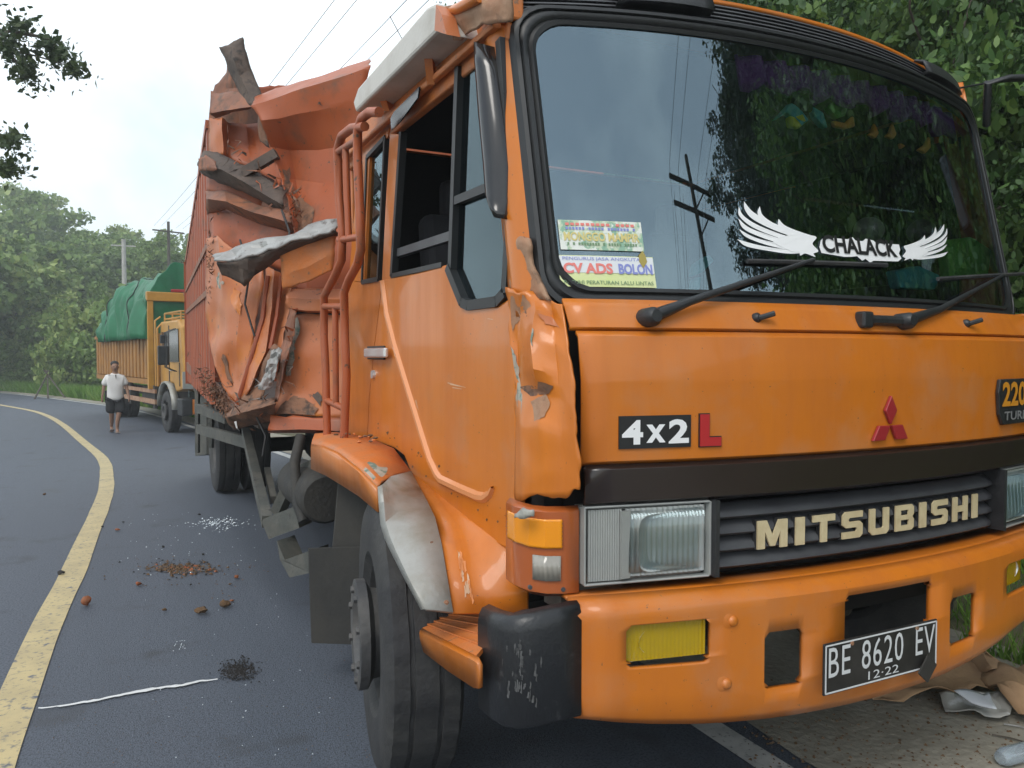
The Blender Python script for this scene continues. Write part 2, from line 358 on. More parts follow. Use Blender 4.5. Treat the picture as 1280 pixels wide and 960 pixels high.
# ------------------------------------------------------------------ the road's line and the terrain
CL = [(-1.6, -90), (-1.0, -40), (-.7, -15), (-.52, 0), (-.47, 3.8), (-.41, 5.5), (-.31, 7.3), (-.19, 11.4), (-.5, 17), (-2.04, 28), (-3.95, 34.7), (-8.5, 47), (-16, 60), (-30, 76), (-62, 96), (-130, 118)]
def catmull(P, k=14):
    P = [np.array(p, float) for p in P]; P = [2 * P[0] - P[1]] + P + [2 * P[-1] - P[-2]]; out = []
    for i in range(1, len(P) - 2):
        p0, p1, p2, p3 = P[i - 1:i + 3]
        for t in np.linspace(0, 1, k, endpoint=False):
            out.append(.5 * (2 * p1 + (p2 - p0) * t + (2 * p0 - 5 * p1 + 4 * p2 - p3) * t * t + (3 * p1 - p0 - 3 * p2 + p3) * t ** 3))
    out.append(P[-2]); return np.array(out)
CEN = catmull(CL); TAN = np.gradient(CEN, axis=0); TAN /= np.linalg.norm(TAN, axis=1)[:, None]; NRM = np.stack([TAN[:, 1], -TAN[:, 0]], 1)
def side_dist(x, y):
    x = np.asarray(x, float); y = np.asarray(y, float); out = np.empty(x.shape); fx, fy, fo = x.ravel(), y.ravel(), out.ravel()
    for a in range(0, fx.size, 20000):
        d = (fx[a:a + 20000, None] - CEN[None, :, 0]) ** 2 + (fy[a:a + 20000, None] - CEN[None, :, 1]) ** 2
        i = d.argmin(1); fo[a:a + 20000] = (fx[a:a + 20000] - CEN[i, 0]) * NRM[i, 0] + (fy[a:a + 20000] - CEN[i, 1]) * NRM[i, 1]
    return fo.reshape(x.shape)
def dip(y):
    t = np.clip((np.asarray(y, float) - 8.5) / 12, 0, 1); return -.26 * t * t * (3 - 2 * t)
def bank(s):
    t = np.clip(s - 5.2, 0, 40); up = 14 * (1 - np.exp(-t * .07)); t2 = np.clip(-s - 7, 0, 60); return up - 6 * (1 - np.exp(-t2 * .05))
def terrain(x, y):
    s = side_dist(x, y); t = np.clip((np.asarray(y, float) - 14) / 14, 0, 1); return dip(y) + bank(s) * (1 - .7 * t * t * (3 - 2 * t))
def tz(x, y): return float(terrain(np.array([x]), np.array([y]))[0])
def axis(a, b, c, d, fine):
    mid = np.arange(b, c + 1e-6, fine); lo = b - np.geomspace(fine, b - a, 22)[::-1]; hi = c + np.geomspace(fine, d - c, 22); return np.concatenate([lo, mid, hi])
gx = axis(-900, -22, 22, 900, .75); gy = axis(-900, -22, 64, 900, .75)
X, Y = np.meshgrid(gx, gy); Z = terrain(X, Y)
S = side_dist(X, Y)
rough = np.array([[noise.noise(Vector((x * .7, y * .7, 0))) for x in gx] for y in gy])
Z = Z - .02 + np.where(np.abs(S + 0) > 5.6, rough * .18, 0)
nx = len(gx); vs_ = np.stack([X.ravel(), Y.ravel(), Z.ravel()], 1)
idx = np.arange(X.size).reshape(X.shape); fs_ = np.stack([idx[:-1, :-1], idx[:-1, 1:], idx[1:, 1:], idx[1:, :-1]], -1).reshape(-1, 4)
def np_mesh(name, v, f, m, smooth=False):
    me = D.meshes.new(name); k = f.shape[1]
    me.vertices.add(len(v)); me.vertices.foreach_set('co', np.asarray(v, np.float32).ravel())
    me.loops.add(f.size); me.loops.foreach_set('vertex_index', f.astype(np.int32).ravel())
    me.polygons.add(len(f)); me.polygons.foreach_set('loop_start', np.arange(0, f.size, k, dtype=np.int32))
    me.update(calc_edges=True); me.materials.append(MATS[m])
    if smooth: me.polygons.foreach_set('use_smooth', np.ones(len(f), bool))
    return me
tag(link(D.objects.new('ground', np_mesh('ground', vs_, fs_, 'soil', True))), kind='structure')
def ribbon(name, s0, s1, dz, m, i0=0, i1=None, wob=0., nseg=3, kind='structure'):
    rows = []
    for i in range(i0, i1 or len(CEN)):
        r = []
        for k in range(nseg + 1):
            e1 = s1 if s1 < 5 else 5.1 - 1.55 * min(1, max(0, (CEN[i, 1] - 10) / 12)); s = s0 + (e1 - s0) * k / nseg
            if wob and k in (0, nseg): s += wob * noise.noise(Vector((CEN[i, 0] * 1.3 + k, CEN[i, 1] * 1.3, 0)))
            x, y = CEN[i] + NRM[i] * s; r.append(Vector((x, y, float(dip(y)) + dz)))
        rows.append(r)
    return tag(MB().grid(rows).build(name, m, None, smooth=60, fix=True), kind=kind)
ribbon('road', -3.6, 2.95, 0, 'asphalt', nseg=8)
ribbon('road_shoulder', 2.9, 5.1, .006, 'shoulder', wob=.12, nseg=6)
ribbon('centre_line', -.085, .085, .006, 'yellow_paint', wob=.008)
ribbon('edge_line', 2.67, 2.8, .0065, 'white_paint', wob=.008)
ribbon('edge_line', -3.2, -3.08, .006, 'white_paint', wob=.008)

# ------------------------------------------------------------------ vegetation
def leaves(n_clump, per, radii, leaf, seed, spread=.2, shell=.55, flat=.6, aspect=.45, fine=False):
    g = np.random.default_rng(seed)
    d = g.normal(size=(n_clump, 3)); d /= np.linalg.norm(d, axis=1)[:, None]
    rad = shell + (1 - shell) * g.random(n_clump) ** .5
    c = d * rad[:, None] * np.array(radii); c[:, 2] = np.where(c[:, 2] < -.55 * radii[2], c[:, 2] * .6, c[:, 2])
    c *= (1 + .22 * g.normal(size=(n_clump, 1)))
    sz = spread * min(radii) * (.6 + .9 * g.random(n_clump))
    o = g.normal(size=(n_clump, per, 3)); o /= np.linalg.norm(o, axis=2)[..., None]; o *= (g.random((n_clump, per, 1)) ** .4); o[..., 2] *= flat
    p = (c[:, None] + o * sz[:, None, None]).reshape(-1, 3)
    return (leafy if fine else quads)(p, leaf, g, aspect)
def quads(p, leaf, g, aspect=.45):
    n = len(p); a = g.normal(size=(n, 3)); a[:, 2] -= .35; a /= np.linalg.norm(a, axis=1)[:, None]
    u = g.normal(size=(n, 3)); u[:, 2] += .9; b = np.cross(a, u); b /= np.linalg.norm(b, axis=1)[:, None] + 1e-9
    l = leaf * (.45 + 1.15 * g.random(n) ** 1.6)[:, None]; nn = np.cross(a, b)
    v = np.stack([p, p + a * l * .45 + b * l * aspect + nn * l * .1, p + a * l, p + a * l * .45 - b * l * aspect + nn * l * .1], 1).reshape(-1, 3)
    f = np.arange(4 * n).reshape(n, 4); return v, f
def leafy(p, leaf, g, aspect):
    v, f = quads(p, leaf, g, aspect); v = v.reshape(-1, 4, 3); b, l, t, r = v[:, 0], v[:, 1], v[:, 2], v[:, 3]; m = (l + r) / 2
    w = np.stack([b, b * .35 + l * .65 + (l - m) * .12, l * .55 + t * .45 + (l - m) * .18, t, r * .55 + t * .45 + (r - m) * .18, b * .35 + r * .65 + (r - m) * .12], 1).reshape(-1, 3)
    return w, np.arange(len(w)).reshape(-1, 6)
def trunk_mesh(name, h, r, limbs, seed, spread=1.):
    g = random.Random(seed); b = MB(); pts = [Vector((0, 0, -.5))]; x = y = 0
    for k in range(1, 7):
        x += g.uniform(-.12, .12) * h * .08; y += g.uniform(-.12, .12) * h * .08; pts.append(Vector((x, y, h * k / 6)))
    b.tube(pts, [r * (1.15 - .85 * k / 6) for k in range(7)], 8)
    for k in range(limbs):
        t = g.uniform(.4, .95); i = int(t * 6); p = pts[i].lerp(pts[min(6, i + 1)], t * 6 - i); a = g.uniform(0, 6.28); ln = h * g.uniform(.25, .45) * spread
        q = p + Vector((math.cos(a) * ln * .6, math.sin(a) * ln * .6, ln * .35)); e = q + Vector((math.cos(a + .4) * ln * .4, math.sin(a + .4) * ln * .4, ln * .3))
        b.tube([p, q, e], [r * .45 * (1.2 - t), r * .3 * (1.2 - t), r * .1], 5)
    me = b.mesh(name); me.materials.append(MATS['bark'])
    for p in me.polygons: p.use_smooth = True
    return me
TR = []      # far tree kinds: (crown mesh, trunk mesh, height, crown centre)
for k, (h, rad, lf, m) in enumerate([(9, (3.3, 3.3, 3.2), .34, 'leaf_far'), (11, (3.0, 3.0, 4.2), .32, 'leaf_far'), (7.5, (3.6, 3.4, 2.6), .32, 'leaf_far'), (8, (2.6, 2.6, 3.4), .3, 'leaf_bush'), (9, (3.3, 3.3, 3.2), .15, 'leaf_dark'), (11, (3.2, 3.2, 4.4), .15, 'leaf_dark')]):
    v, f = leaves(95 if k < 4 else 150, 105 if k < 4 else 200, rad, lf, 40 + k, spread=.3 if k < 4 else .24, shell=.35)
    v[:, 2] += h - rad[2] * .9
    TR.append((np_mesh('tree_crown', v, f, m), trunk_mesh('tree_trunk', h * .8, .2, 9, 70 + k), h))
BU = []
for k, (rad, lf, m) in enumerate([((1.7, 1.7, 1.5), .2, 'leaf_bush'), ((2.2, 2.0, 1.3), .19, 'leaf_far'), ((1.3, 1.4, 1.9), .18, 'leaf_far')]):
    v, f = leaves(80, 130, rad, lf * .72, 90 + k, spread=.28, shell=.3, fine=True); v[:, 2] += rad[2] * .75
    BU.append((np_mesh('foliage', v, f, m), trunk_mesh('stem', rad[2] * 1.3, .06, 8, 95 + k, 1.6)))
NB = []
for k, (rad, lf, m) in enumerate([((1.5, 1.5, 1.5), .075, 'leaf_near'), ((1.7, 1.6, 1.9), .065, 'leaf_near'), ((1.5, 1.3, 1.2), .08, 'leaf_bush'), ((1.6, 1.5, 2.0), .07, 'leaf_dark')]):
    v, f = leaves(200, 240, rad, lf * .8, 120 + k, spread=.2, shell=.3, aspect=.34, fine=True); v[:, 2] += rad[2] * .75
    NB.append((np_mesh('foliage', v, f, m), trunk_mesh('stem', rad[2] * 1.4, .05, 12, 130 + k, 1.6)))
def plant(name, parts, x, y, sc, rz, label, cat, group, zoff=0., sz=1.):
    t = empty(name, (x, y, tz(x, y) + zoff), rz, label, cat, group); t.scale = (sc, sc, sc * sz)
    for nm, me in parts:
        o = link(D.objects.new(nm, me)); o.parent = t
    return t
def at_px(px, d): p = atD(px, 445, d); return p.x, p.y
g = random.Random(5)
far = [  # px, depth, kind, scale   (broad wood beyond the bend)
 (-40, 44, 0, 1.15), (12, 47, 1, .98), (48, 50, 2, 1.25), (85, 54, 0, 1.0), (-15, 56, 1, 1.2), (60, 62, 1, 1.25), (110, 58, 3, 1.2), (138, 62, 3, 1.3), (165, 56, 0, .95), (190, 60, 2, 1.1), (215, 52, 1, .78), (240, 56, 0, .9), (150, 72, 1, 1.1), (100, 74, 0, 1.3), (270, 60, 2, 1.0), (30, 72, 1, 1.5), (200, 75, 0, 1.2), (250, 72, 1, 1.1), (-60, 60, 0, 1.3), (310, 60, 0, 1.), (-95, 40, 2, 1.2)]
for px, d, k, sc in far:
    x, y = at_px(px, d)
    lab = ['round leafy tree in the hazy wood behind the tarped yellow truck', 'tall slender tree in the hazy wood behind the tarped yellow truck', 'low spreading tree in the hazy wood behind the tarped yellow truck', 'pale yellow-green tree top standing out of the roadside wood'][k]
    plant('tree', (('crown', TR[k][0]), ('trunk', TR[k][1])), x, y, sc * .86, g.uniform(0, 6.28), lab, 'tree', 'trees of the wood along the far bend' if k != 3 else 'pale trees of the wood along the far bend', zoff=-.3)
for i in range(46):       # bushes that close the edge of the wood
    px = -70 + i * 6.6 + g.uniform(-6, 6); d = g.uniform(36, 46) if i % 2 else g.uniform(42, 54); x, y = at_px(px, d)
    s_ = float(side_dist(np.array([x]), np.array([y]))[0])
    if s_ < 6.2: x += (6.4 - s_) * .9; y += (6.4 - s_) * .35
    k = i % 3; lab = ['bright green roadside bush at the edge of the wood', 'wide low green bush at the edge of the wood', 'upright green bush at the edge of the wood'][k]
    plant('bush', (('foliage', BU[k][0]), ('stem', BU[k][1])), x, y, g.uniform(.8, 1.5), g.uniform(0, 6.28), lab, 'bush', 'bushes along the far bend', zoff=-.15, sz=g.uniform(.9, 1.4))
# steep overgrown bank beside the truck's far side
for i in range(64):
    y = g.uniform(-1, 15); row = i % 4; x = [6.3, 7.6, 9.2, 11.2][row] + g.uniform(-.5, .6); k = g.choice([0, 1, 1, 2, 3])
    lab = ['leafy dark green shrub on the bank behind the orange cab', 'tall dense shrub on the bank behind the orange cab', 'bright green broad-leaved shrub on the bank behind the orange cab', 'shrub with shade painted into its leaves on the bank behind the orange cab'][k]
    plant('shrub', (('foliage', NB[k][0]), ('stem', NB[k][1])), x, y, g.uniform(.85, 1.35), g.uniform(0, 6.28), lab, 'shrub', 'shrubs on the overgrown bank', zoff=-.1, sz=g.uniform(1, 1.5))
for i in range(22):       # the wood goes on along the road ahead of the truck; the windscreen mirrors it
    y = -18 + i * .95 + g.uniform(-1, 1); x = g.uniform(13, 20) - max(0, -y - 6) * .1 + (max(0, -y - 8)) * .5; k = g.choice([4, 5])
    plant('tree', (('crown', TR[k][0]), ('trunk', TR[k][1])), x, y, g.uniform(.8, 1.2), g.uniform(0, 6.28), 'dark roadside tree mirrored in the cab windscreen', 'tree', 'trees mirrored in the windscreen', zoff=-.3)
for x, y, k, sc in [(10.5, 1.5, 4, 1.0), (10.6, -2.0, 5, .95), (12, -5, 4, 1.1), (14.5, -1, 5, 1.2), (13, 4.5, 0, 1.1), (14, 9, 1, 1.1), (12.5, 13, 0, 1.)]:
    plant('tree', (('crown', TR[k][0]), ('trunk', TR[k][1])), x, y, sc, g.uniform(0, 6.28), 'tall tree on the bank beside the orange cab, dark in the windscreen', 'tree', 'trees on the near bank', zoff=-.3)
# grass along the verge
def blades(pts, h, seed, wide=0.):
    gg = np.random.default_rng(seed); n = len(pts); a = gg.random(n) * 6.283; hh = h * (.4 + gg.random(n)); le = gg.normal(size=(n, 2)) * .35 * hh[:, None]; wd = .012 + wide + .008 * gg.random(n)
    ca, sa = np.cos(a) * wd, np.sin(a) * wd; p = pts
    v = np.stack([p + np.stack([-ca, -sa, 0 * a], 1), p + np.stack([ca, sa, 0 * a], 1), p + np.stack([le[:, 0], le[:, 1], hh], 1)], 1).reshape(-1, 3)
    return v, np.arange(3 * n).reshape(n, 3)
n = 60000; s = 4.6 + rng.random(n) ** 1.3 * 3.2; yy = rng.uniform(-3, 12, n); xx = np.interp(yy, CEN[:, 1], CEN[:, 0]) + s
keep = (np.array([noise.noise(Vector((a * 1.5, b * 1.5, 3))) for a, b in zip(xx, yy)]) > -.25) | (s > 5.2); xx, yy = xx[keep], yy[keep]
v, f = blades(np.stack([xx, yy, terrain(xx, yy) - .03], 1), .2, 3, -.007)
tag(link(D.objects.new('verge_grass', np_mesh('verge_grass', v, f, 'grass'))), 'green grass along the verge beyond the bumper', 'grass', kind='stuff')
n = 60000; i = rng.integers(np.argmin(abs(CEN[:, 1] - 22)), np.argmin(abs(CEN[:, 1] - 70)), n); s = 3.5 + rng.random(n) ** 1.5 * 5; t = rng.random(n)[:, None]
pc = CEN[i] * (1 - t) + CEN[np.minimum(i + 1, len(CEN) - 1)] * t + NRM[i] * s[:, None]
v, f = blades(np.stack([pc[:, 0], pc[:, 1], terrain(pc[:, 0], pc[:, 1]) - .04], 1), .5, 4, .02); 
tag(link(D.objects.new('roadside_grass', np_mesh('roadside_grass', v, f, 'grass'))), 'tall grass along the outside of the bend', 'grass', kind='stuff')
# overhanging branch of the tree on the inside of the bend
bt = at_px(-260, 11.5); t = empty('tree', (bt[0], bt[1], tz(*bt)), 0, 'tree whose feathery twigs reach into the white sky above the bend', 'tree')
b = MB(); base = Vector((bt[0], bt[1], tz(*bt) - .4)); top = atD(-200, 20, 11.5)
b.tube([base, base.lerp(top, .5) + Vector((.1, .1, 0)), top, top + Vector((.3, .2, 1.6))], [.2, .16, .11, .05], 9)
LP = []
def twig(pts, r): 
    q = [atD(*p) for p in pts]; b.tube(q, [r * (1 - .8 * k / (len(q) - 1)) for k in range(len(q))], 5); return q
for pts in ([(-200, 20, 11.5), (-100, 60, 11), (0, 60, 10.6), (45, 70, 10.5), (98, 86, 10.4)], [(-60, 61, 10.8), (10, 40, 10.5), (30, 25, 10.4)], [(0, 60, 10.6), (30, 85, 10.6), (42, 100, 10.6)], [(20, 40, 10.5), (60, 48, 10.4), (78, 68, 10.4)], [(-200, 30, 11.5), (-90, 150, 11), (-20, 172, 10.6), (24, 178, 10.5)], [(-90, 150, 11), (-30, 205, 10.8), (20, 212, 10.6)]):
    q = twig(pts, .03)
    for a, c in zip(q[1:], q[2:] + [q[-1]]):
        for k in range(46):
            p = a.lerp(c, random.random()); p = p + Vector((random.gauss(0, .1), random.gauss(0, .12), random.gauss(-.02, .09))); LP.append(p)
for px, py, rx, ry, n in [(8, 55, 22, 20, 420), (24, 32, 10, 8, 150), (30, 85, 14, 14, 260), (60, 55, 16, 12, 220), (76, 68, 9, 8, 110), (92, 83, 9, 7, 130), (12, 175, 16, 10, 220), (8, 210, 22, 12, 260)]:
    for k in range(n): LP.append(atD(px + random.gauss(0, rx * .5), py + random.gauss(0, ry * .5), 10.5 + random.gauss(0, .2)))
v, f = quads(np.array(LP), .085, rng, .3)
b.build('trunk', 'bark', t, smooth=60)
v = v - np.array([bt[0], bt[1], tz(*bt)]); o = link(D.objects.new('crown', np_mesh('crown', v, f, 'leaf_dark'))); o.parent = t

# ------------------------------------------------------------------ poles and wires
def pole(name, x, y, h, label, arms, direction, m='wood_dark', r=.12):
    t = empty(name, (x, y, tz(x, y)), 0, label, 'utility pole'); z0 = tz(x, y); ends = []
    MB().tube([(x, y, z0 - .5), (x, y, z0 + h * .5), (x, y, z0 + h)], [r * 1.2, r, r * .8], 10).build('post', m, t, smooth=50)
    dx, dy = direction
    for k, az in enumerate(arms):
        MB().bar((x - dx * .95, y - dy * .95 - .1, z0 + az), (x + dx * .95, y + dy * .95 - .1, z0 + az), .07, .085).build('crossarm', m, t, bevel=.01)
        MB().bar((x, y - .12, z0 + az - .55), (x + dx * .6, y + dy * .6 - .12, z0 + az - .06), .04, .04).build('brace', m, t)
        for s in (-.85, -.45, .45, .85):
            MB().lathe([(0, 0), (0, .05), (.06, .07), (.1, .045), (.16, .06), (.2, .03), (.2, 0)], (x + dx * s, y + dy * s - .1, z0 + az + .055), (0, 0, 1), 8).build('insulator', 'insulator', t, smooth=50)
            ends.append(Vector((x + dx * s, y + dy * s - .1, z0 + az + .25)))
    return ends
PA = (6.0, -7.0); fx, fy = at_px(213, 47)
za = tz(*PA)
E1 = pole('utility_pole', PA[0], PA[1], 9.3 - za, 'dark wooden power pole with two crossarms mirrored in the windscreen', [8.2 - za, 8.75 - za], (.97, -.2), r=.085)
E2 = pole('utility_pole', fx, fy, 9.6 - tz(fx, fy), 'thin dark power pole with a crossarm rising from the wood', [9.0 - tz(fx, fy)], (.93, .36), r=.1)
px_, py_ = at_px(157, 43)
t = empty('utility_pole', (px_, py_, tz(px_, py_)), 0, 'pale grey concrete pole standing above the green tarpaulin', 'utility pole')
zt = atD(157, 300, 43).z
MB().tube([(px_, py_, tz(px_, py_) - .4), (px_, py_, zt)], [.15, .11], 10).build('post', 'concrete_pole', t, smooth=50)
MB().bar((px_ - .6, py_, zt - .35), (px_ + .6, py_, zt - .35), .08, .08).build('crossarm', 'concrete_pole', t)
for k in range(4):
    for a, c, sag, lb in ((E1[4 + k], E2[k], .5, 'thin power line running over the truck towards the wood'), (E1[k], E1[k] + Vector((9, -38, .5)), .8, 'thin power line leading away ahead, seen only mirrored in the windscreen')):
        if a is E1[k] and k == 3: continue
        pts = [a.lerp(c, j / 18) - Vector((0, 0, sag * 4 * (j / 18) * (1 - j / 18))) for j in range(19)]
        tag(MB().tube(pts, .007, 5).build('power_line', 'wire', None, smooth=60), lb, 'wire', 'power lines over the truck' if 'over' in lb else 'power lines leading away')
for k in range(4):
    a, c = E1[4 + k], E1[4 + k] + Vector((9, -38, .5)); pts = [a.lerp(c, j / 18) - Vector((0, 0, 3.2 * (j / 18) * (1 - j / 18))) for j in range(19)]
    tag(MB().tube(pts, .007, 5).build('power_line', 'wire', None, smooth=60), 'thin power line leading away ahead, seen only mirrored in the windscreen', 'wire', 'power lines leading away')

# ------------------------------------------------------------------ the crashed orange truck
XC = 2.28; XS = 1.10
T = empty('crashed_truck', (XC, 3.2, 0), 0, 'orange cargo truck with crumpled side and battered cab standing on the road edge', 'truck')
def qx(x): return min(1.12, abs(x - XC) / 1.12)
def yP(x, z): return 1.78 + .13 * qx(x) ** 2.2 + max(0, z - 1.53) * .14
def yW(x, z): return 1.88 + .17 * qx(x) ** 2.2 + (z - 1.775) * .225
def yB(x, z): return 1.70 + .155 * qx(x) ** 2 + (.02 if z > .885 else 0)
def yG(x, z): return yP(x, 1.2) + .035
def mir(x): return 2 * XC - x
def front_grid(x0, x1, zs, yf, nx=24, off=0.):
    return [[Vector((x0 + (x1 - x0) * i / nx, yf(x0 + (x1 - x0) * i / nx, z) + off, z)) for i in range(nx + 1)] for z in zs]
# cab front panel with its crease, cowl strip, black band
MB().grid(front_grid(1.17, 3.39, [1.288, 1.30, 1.4, 1.52, 1.531, 1.6, 1.655, 1.668], lambda x, z: yP(x, z) + (.012 if z in (1.288, 1.668) else 0), 28)).build('front_panel', 'paint', T, smooth=14, solid=.012)
MB().grid(front_grid(1.155, 3.405, [1.676, 1.684, 1.74, 1.765], lambda x, z: yP(x, 1.66) + .012 + (z - 1.676) * .55 + (.01 if z == 1.676 else 0), 28)).build('cowl_panel', 'paint', T, smooth=25, solid=.012)
MB().grid(front_grid(1.18, 3.38, [1.178, 1.186, 1.27, 1.28], lambda x, z: yP(x, 1.3) - .004 + (.012 if z in (1.178, 1.28) else 0), 28)).build('grille_band', 'band_black', T, smooth=40, solid=.02)
MB().grid(front_grid(1.18, 3.38, [1.262, 1.268], lambda x, z: yP(x, 1.3) - .008, 28)).build('band_trim', 'black_plastic', T, solid=.006)
MB().grid(front_grid(1.2, 3.36, [.86, 1.70], lambda x, z: yP(x, 1.2) + .16, 12)).build('radiator_panel', 'dark', T, solid=.02)
# rust spots on the cowl
for px, py, r in [(738, 396, .012), (743, 398, .007), (733, 395, .006)]:
    p = hit(px, py, lambda x, z: yP(x, 1.66) + .012 + (z - 1.676) * .55)
    MB().ball((p.x, p.y - .001, p.z), (r, .003, r * .6), 8, 5).build('rust_spot', 'rust', T)
# windscreen, rubber seal
nx_, nz_ = 28, 10
def WS(i, j, grow=0.):
    x0, x1 = 1.165 - grow, 3.395 + grow; z0, z1 = 1.785 - grow, 2.70 + grow
    t = j / nz_; s = i / nx_
    x = x0 + (x1 - x0) * s; z = z0 + (z1 - z0) * t - (.022 * (2 * s - 1) ** 2 if t > .5 else 0) * (t - .5) * 2
    # rounded corners
    c = .09
    for cx, sx in ((x0, 1), (x1, -1)):
        for cz, sz in ((z0, 1), (z1, -1)):
            pass
    return x, z
ws = [[Vector((*(lambda q: (q[0], yW(*q), q[1]))(WS(i, j)),)) for i in range(nx_ + 1)] for j in range(nz_ + 1)]
W = MB().grid(ws).build('windscreen', 'windshield_glass', T, smooth=80)
def ring(grow, off, n=8, r=.1):
    x0, x1, z0, z1 = 1.165 - grow, 3.395 + grow, 1.785 - grow, 2.70 + grow; pts = []
    for cx, cz, a0 in ((x1 - r, z1 - r, 0), (x0 + r, z1 - r, 90), (x0 + r, z0 + r, 180), (x1 - r, z0 + r, 270)):
        for k in range(n + 1):
            a = R(a0 + 90 * k / n); pts.append((cx + r * math.cos(a), cz + r * math.sin(a)))
    # densify
    out = []
    for (ax, az), (bx_, bz) in zip(pts, pts[1:] + pts[:1]):
        m = max(1, int(math.hypot(bx_ - ax, bz - az) / .1))
        for k in range(m): out.append((ax + (bx_ - ax) * k / m, az + (bz - az) * k / m))
    res = []
    for x, z in out:
        z2 = z - .022 * ((x - XC) / 1.1) ** 2 * max(0, (z - 2.24) / .45); res.append(Vector((x, yW(x, z2) - off, z2)))
    return res
def loops(rings):
    b = MB(); n = len(rings[0]); b.add([p for r in rings for p in r], [(i * n + k, i * n + (k + 1) % n, (i + 1) * n + (k + 1) % n, (i + 1) * n + k) for i in range(len(rings) - 1) for k in range(n)]); return b
def resamp(r, n=220):
    L_ = [0]; 
    for a, c in zip(r, r[1:] + r[:1]): L_.append(L_[-1] + (c - a).length)
    out = []; j = 0
    for k in range(n):
        d = L_[-1] * k / n
        while L_[j + 1] < d: j += 1
        out.append(r[j].lerp(r[(j + 1) % len(r)], (d - L_[j]) / max(1e-9, L_[j + 1] - L_[j])))
    return out
loops([resamp(ring(*q)) for q in ((-.022, .0, 8, .085), (-.022, .006), (-.01, .012), (-.003, .003), (.006, .014), (.018, .016), (.025, .005), (.03, .016), (.042, .014), (.05, -.02))]).build('windscreen_seal', 'seal', W, smooth=50)
# louvred header and roof
def yH(x, z): return yW(x, 2.70) + (z - 2.70) * .5
for k in range(6):
    z0 = 2.735 + k * .0165
    def yl(x, z, z0=z0): return yH(x, z0) + (.012 if z < z0 + .003 else -.006)
    MB().grid([[Vector((1.14 + 2.28 * i / 28, yH(1.14 + 2.28 * i / 28, z0 + dz) + dy, z0 + dz - .035 * ((1.14 + 2.28 * i / 28 - XC) / 1.1) ** 2)) for i in range(29)] for dz, dy in ((0, .014), (.004, -.004), (.009, -.002), (.013, .014))]).build('louvre', 'grille_grey', T, smooth=40, solid=.003)  # lighter grey paints highlight lines on to the louvre edges
MB().grid([[Vector((1.13 + 2.30 * i / 28, yH(1.13 + 2.30 * i / 28, z) + .03, z - .035 * ((1.13 + 2.30 * i / 28 - XC) / 1.1) ** 2)) for i in range(29)] for z in (2.70, 2.85)]).build('header', 'black_plastic', T, smooth=40, solid=.01)
for a, c in ((1.48, 1.83), (2.98, 3.33)):
    MB().grid([[Vector((a + (c - a) * i / 8, yH(a + (c - a) * i / 8, 2.78) + dy - .012 * math.sin(math.pi * i / 8), z - .035 * ((a + (c - a) * i / 8 - XC) / 1.1) ** 2)) for i in range(9)] for z, dy in ((2.775, .0), (2.785, -.03), (2.83, -.012), (2.846, .03))]).build('marker_cover', 'black_plastic', T, smooth=50, solid=.01)
def roof_pt(u, y):
    x = 1.125 + 2.31 * u; e = abs(2 * u - 1); z = 2.865 - .05 * e ** 2 - .13 * max(0, e - .86) ** 2 / .0196 * .9; f = max(0, (2.5 - y) / .35); return Vector((x, y + (yH(x, 2.83) - 2.15) * max(0, min(1, (2.8 - y) / .65)), z - .02 * f ** 2))
MB().grid([[roof_pt(i / 30, y) for i in range(31)] for y in (2.16, 2.2, 2.3, 2.5, 2.8, 3.4, 4.0, 4.18, 4.22)]).build('roof', 'paint', T, smooth=40, solid=.015)
# cab shell: far side, rear wall, floor, lower body
MB().bx(3.43, 3.46, 2.14, 4.22, 1.12, 1.95).bx(3.43, 3.46, 3.3, 4.22, 1.95, 2.72).build('far_side', 'paint', T); MB().prism([(3.43, 2.19, 1.952), (3.43, 2.26, 1.952), (3.43, 2.42, 2.72), (3.43, 2.36, 2.72)], (.03, 0, 0)).build('far_window_post', 'paint', T); MB().bx(3.43, 3.46, 2.44, 3.298, 2.6, 2.72).build('far_header', 'paint', T)
MB().bx(3.44, 3.445, 2.32, 3.298, 1.955, 2.598).build('far_window', 'side_glass', T)
MB().bx(1.13, 3.43, 4.19, 4.22, 1.12, 2.74).build('rear_wall', 'paint_dust', T)
MB().bx(1.16, 3.40, 4.16, 4.185, 1.2, 2.72).bx(3.405, 3.425, 2.3, 4.15, 1.2, 1.95).bx(1.16, 3.4, 2.16, 4.15, 1.16, 1.19).bx(1.16, 3.4, 2.4, 4.15, 2.74, 2.76).bx(3.4, 3.426, 2.44, 4.15, 2.56, 2.735).bx(3.4, 3.426, 3.28, 4.15, 1.96, 2.55).build('cab_dark_shell', 'dark', T)  # near-black inner shell, added to block light inside the cab
MB().bx(1.135, 3.42, 2.06, 2.14, 1.0, 1.70).build('firewall', 'dark', T)
# near side: pixel outlines seen on the side plane
def side(name, pts, m, x=XS, th=.03, parent=T, **k):
    return MB().prism([onX(px, py, x) for px, py in pts], (th, 0, 0)).build(name, m, parent, **k)
DOOR = side('door', [(478, 349), (520, 341), (556, 331), (562, 337), (578, 378), (590, 384), (622, 382), (637, 372), (640, 380), (644, 500), (646, 692), (600, 671), (560, 652), (540, 641), (527, 612), (513, 590), (505, 570), (492, 560), (462, 549), (459, 545), (461, 500), (468, 430)], 'paint', x=XS, th=.035, bevel=.008)
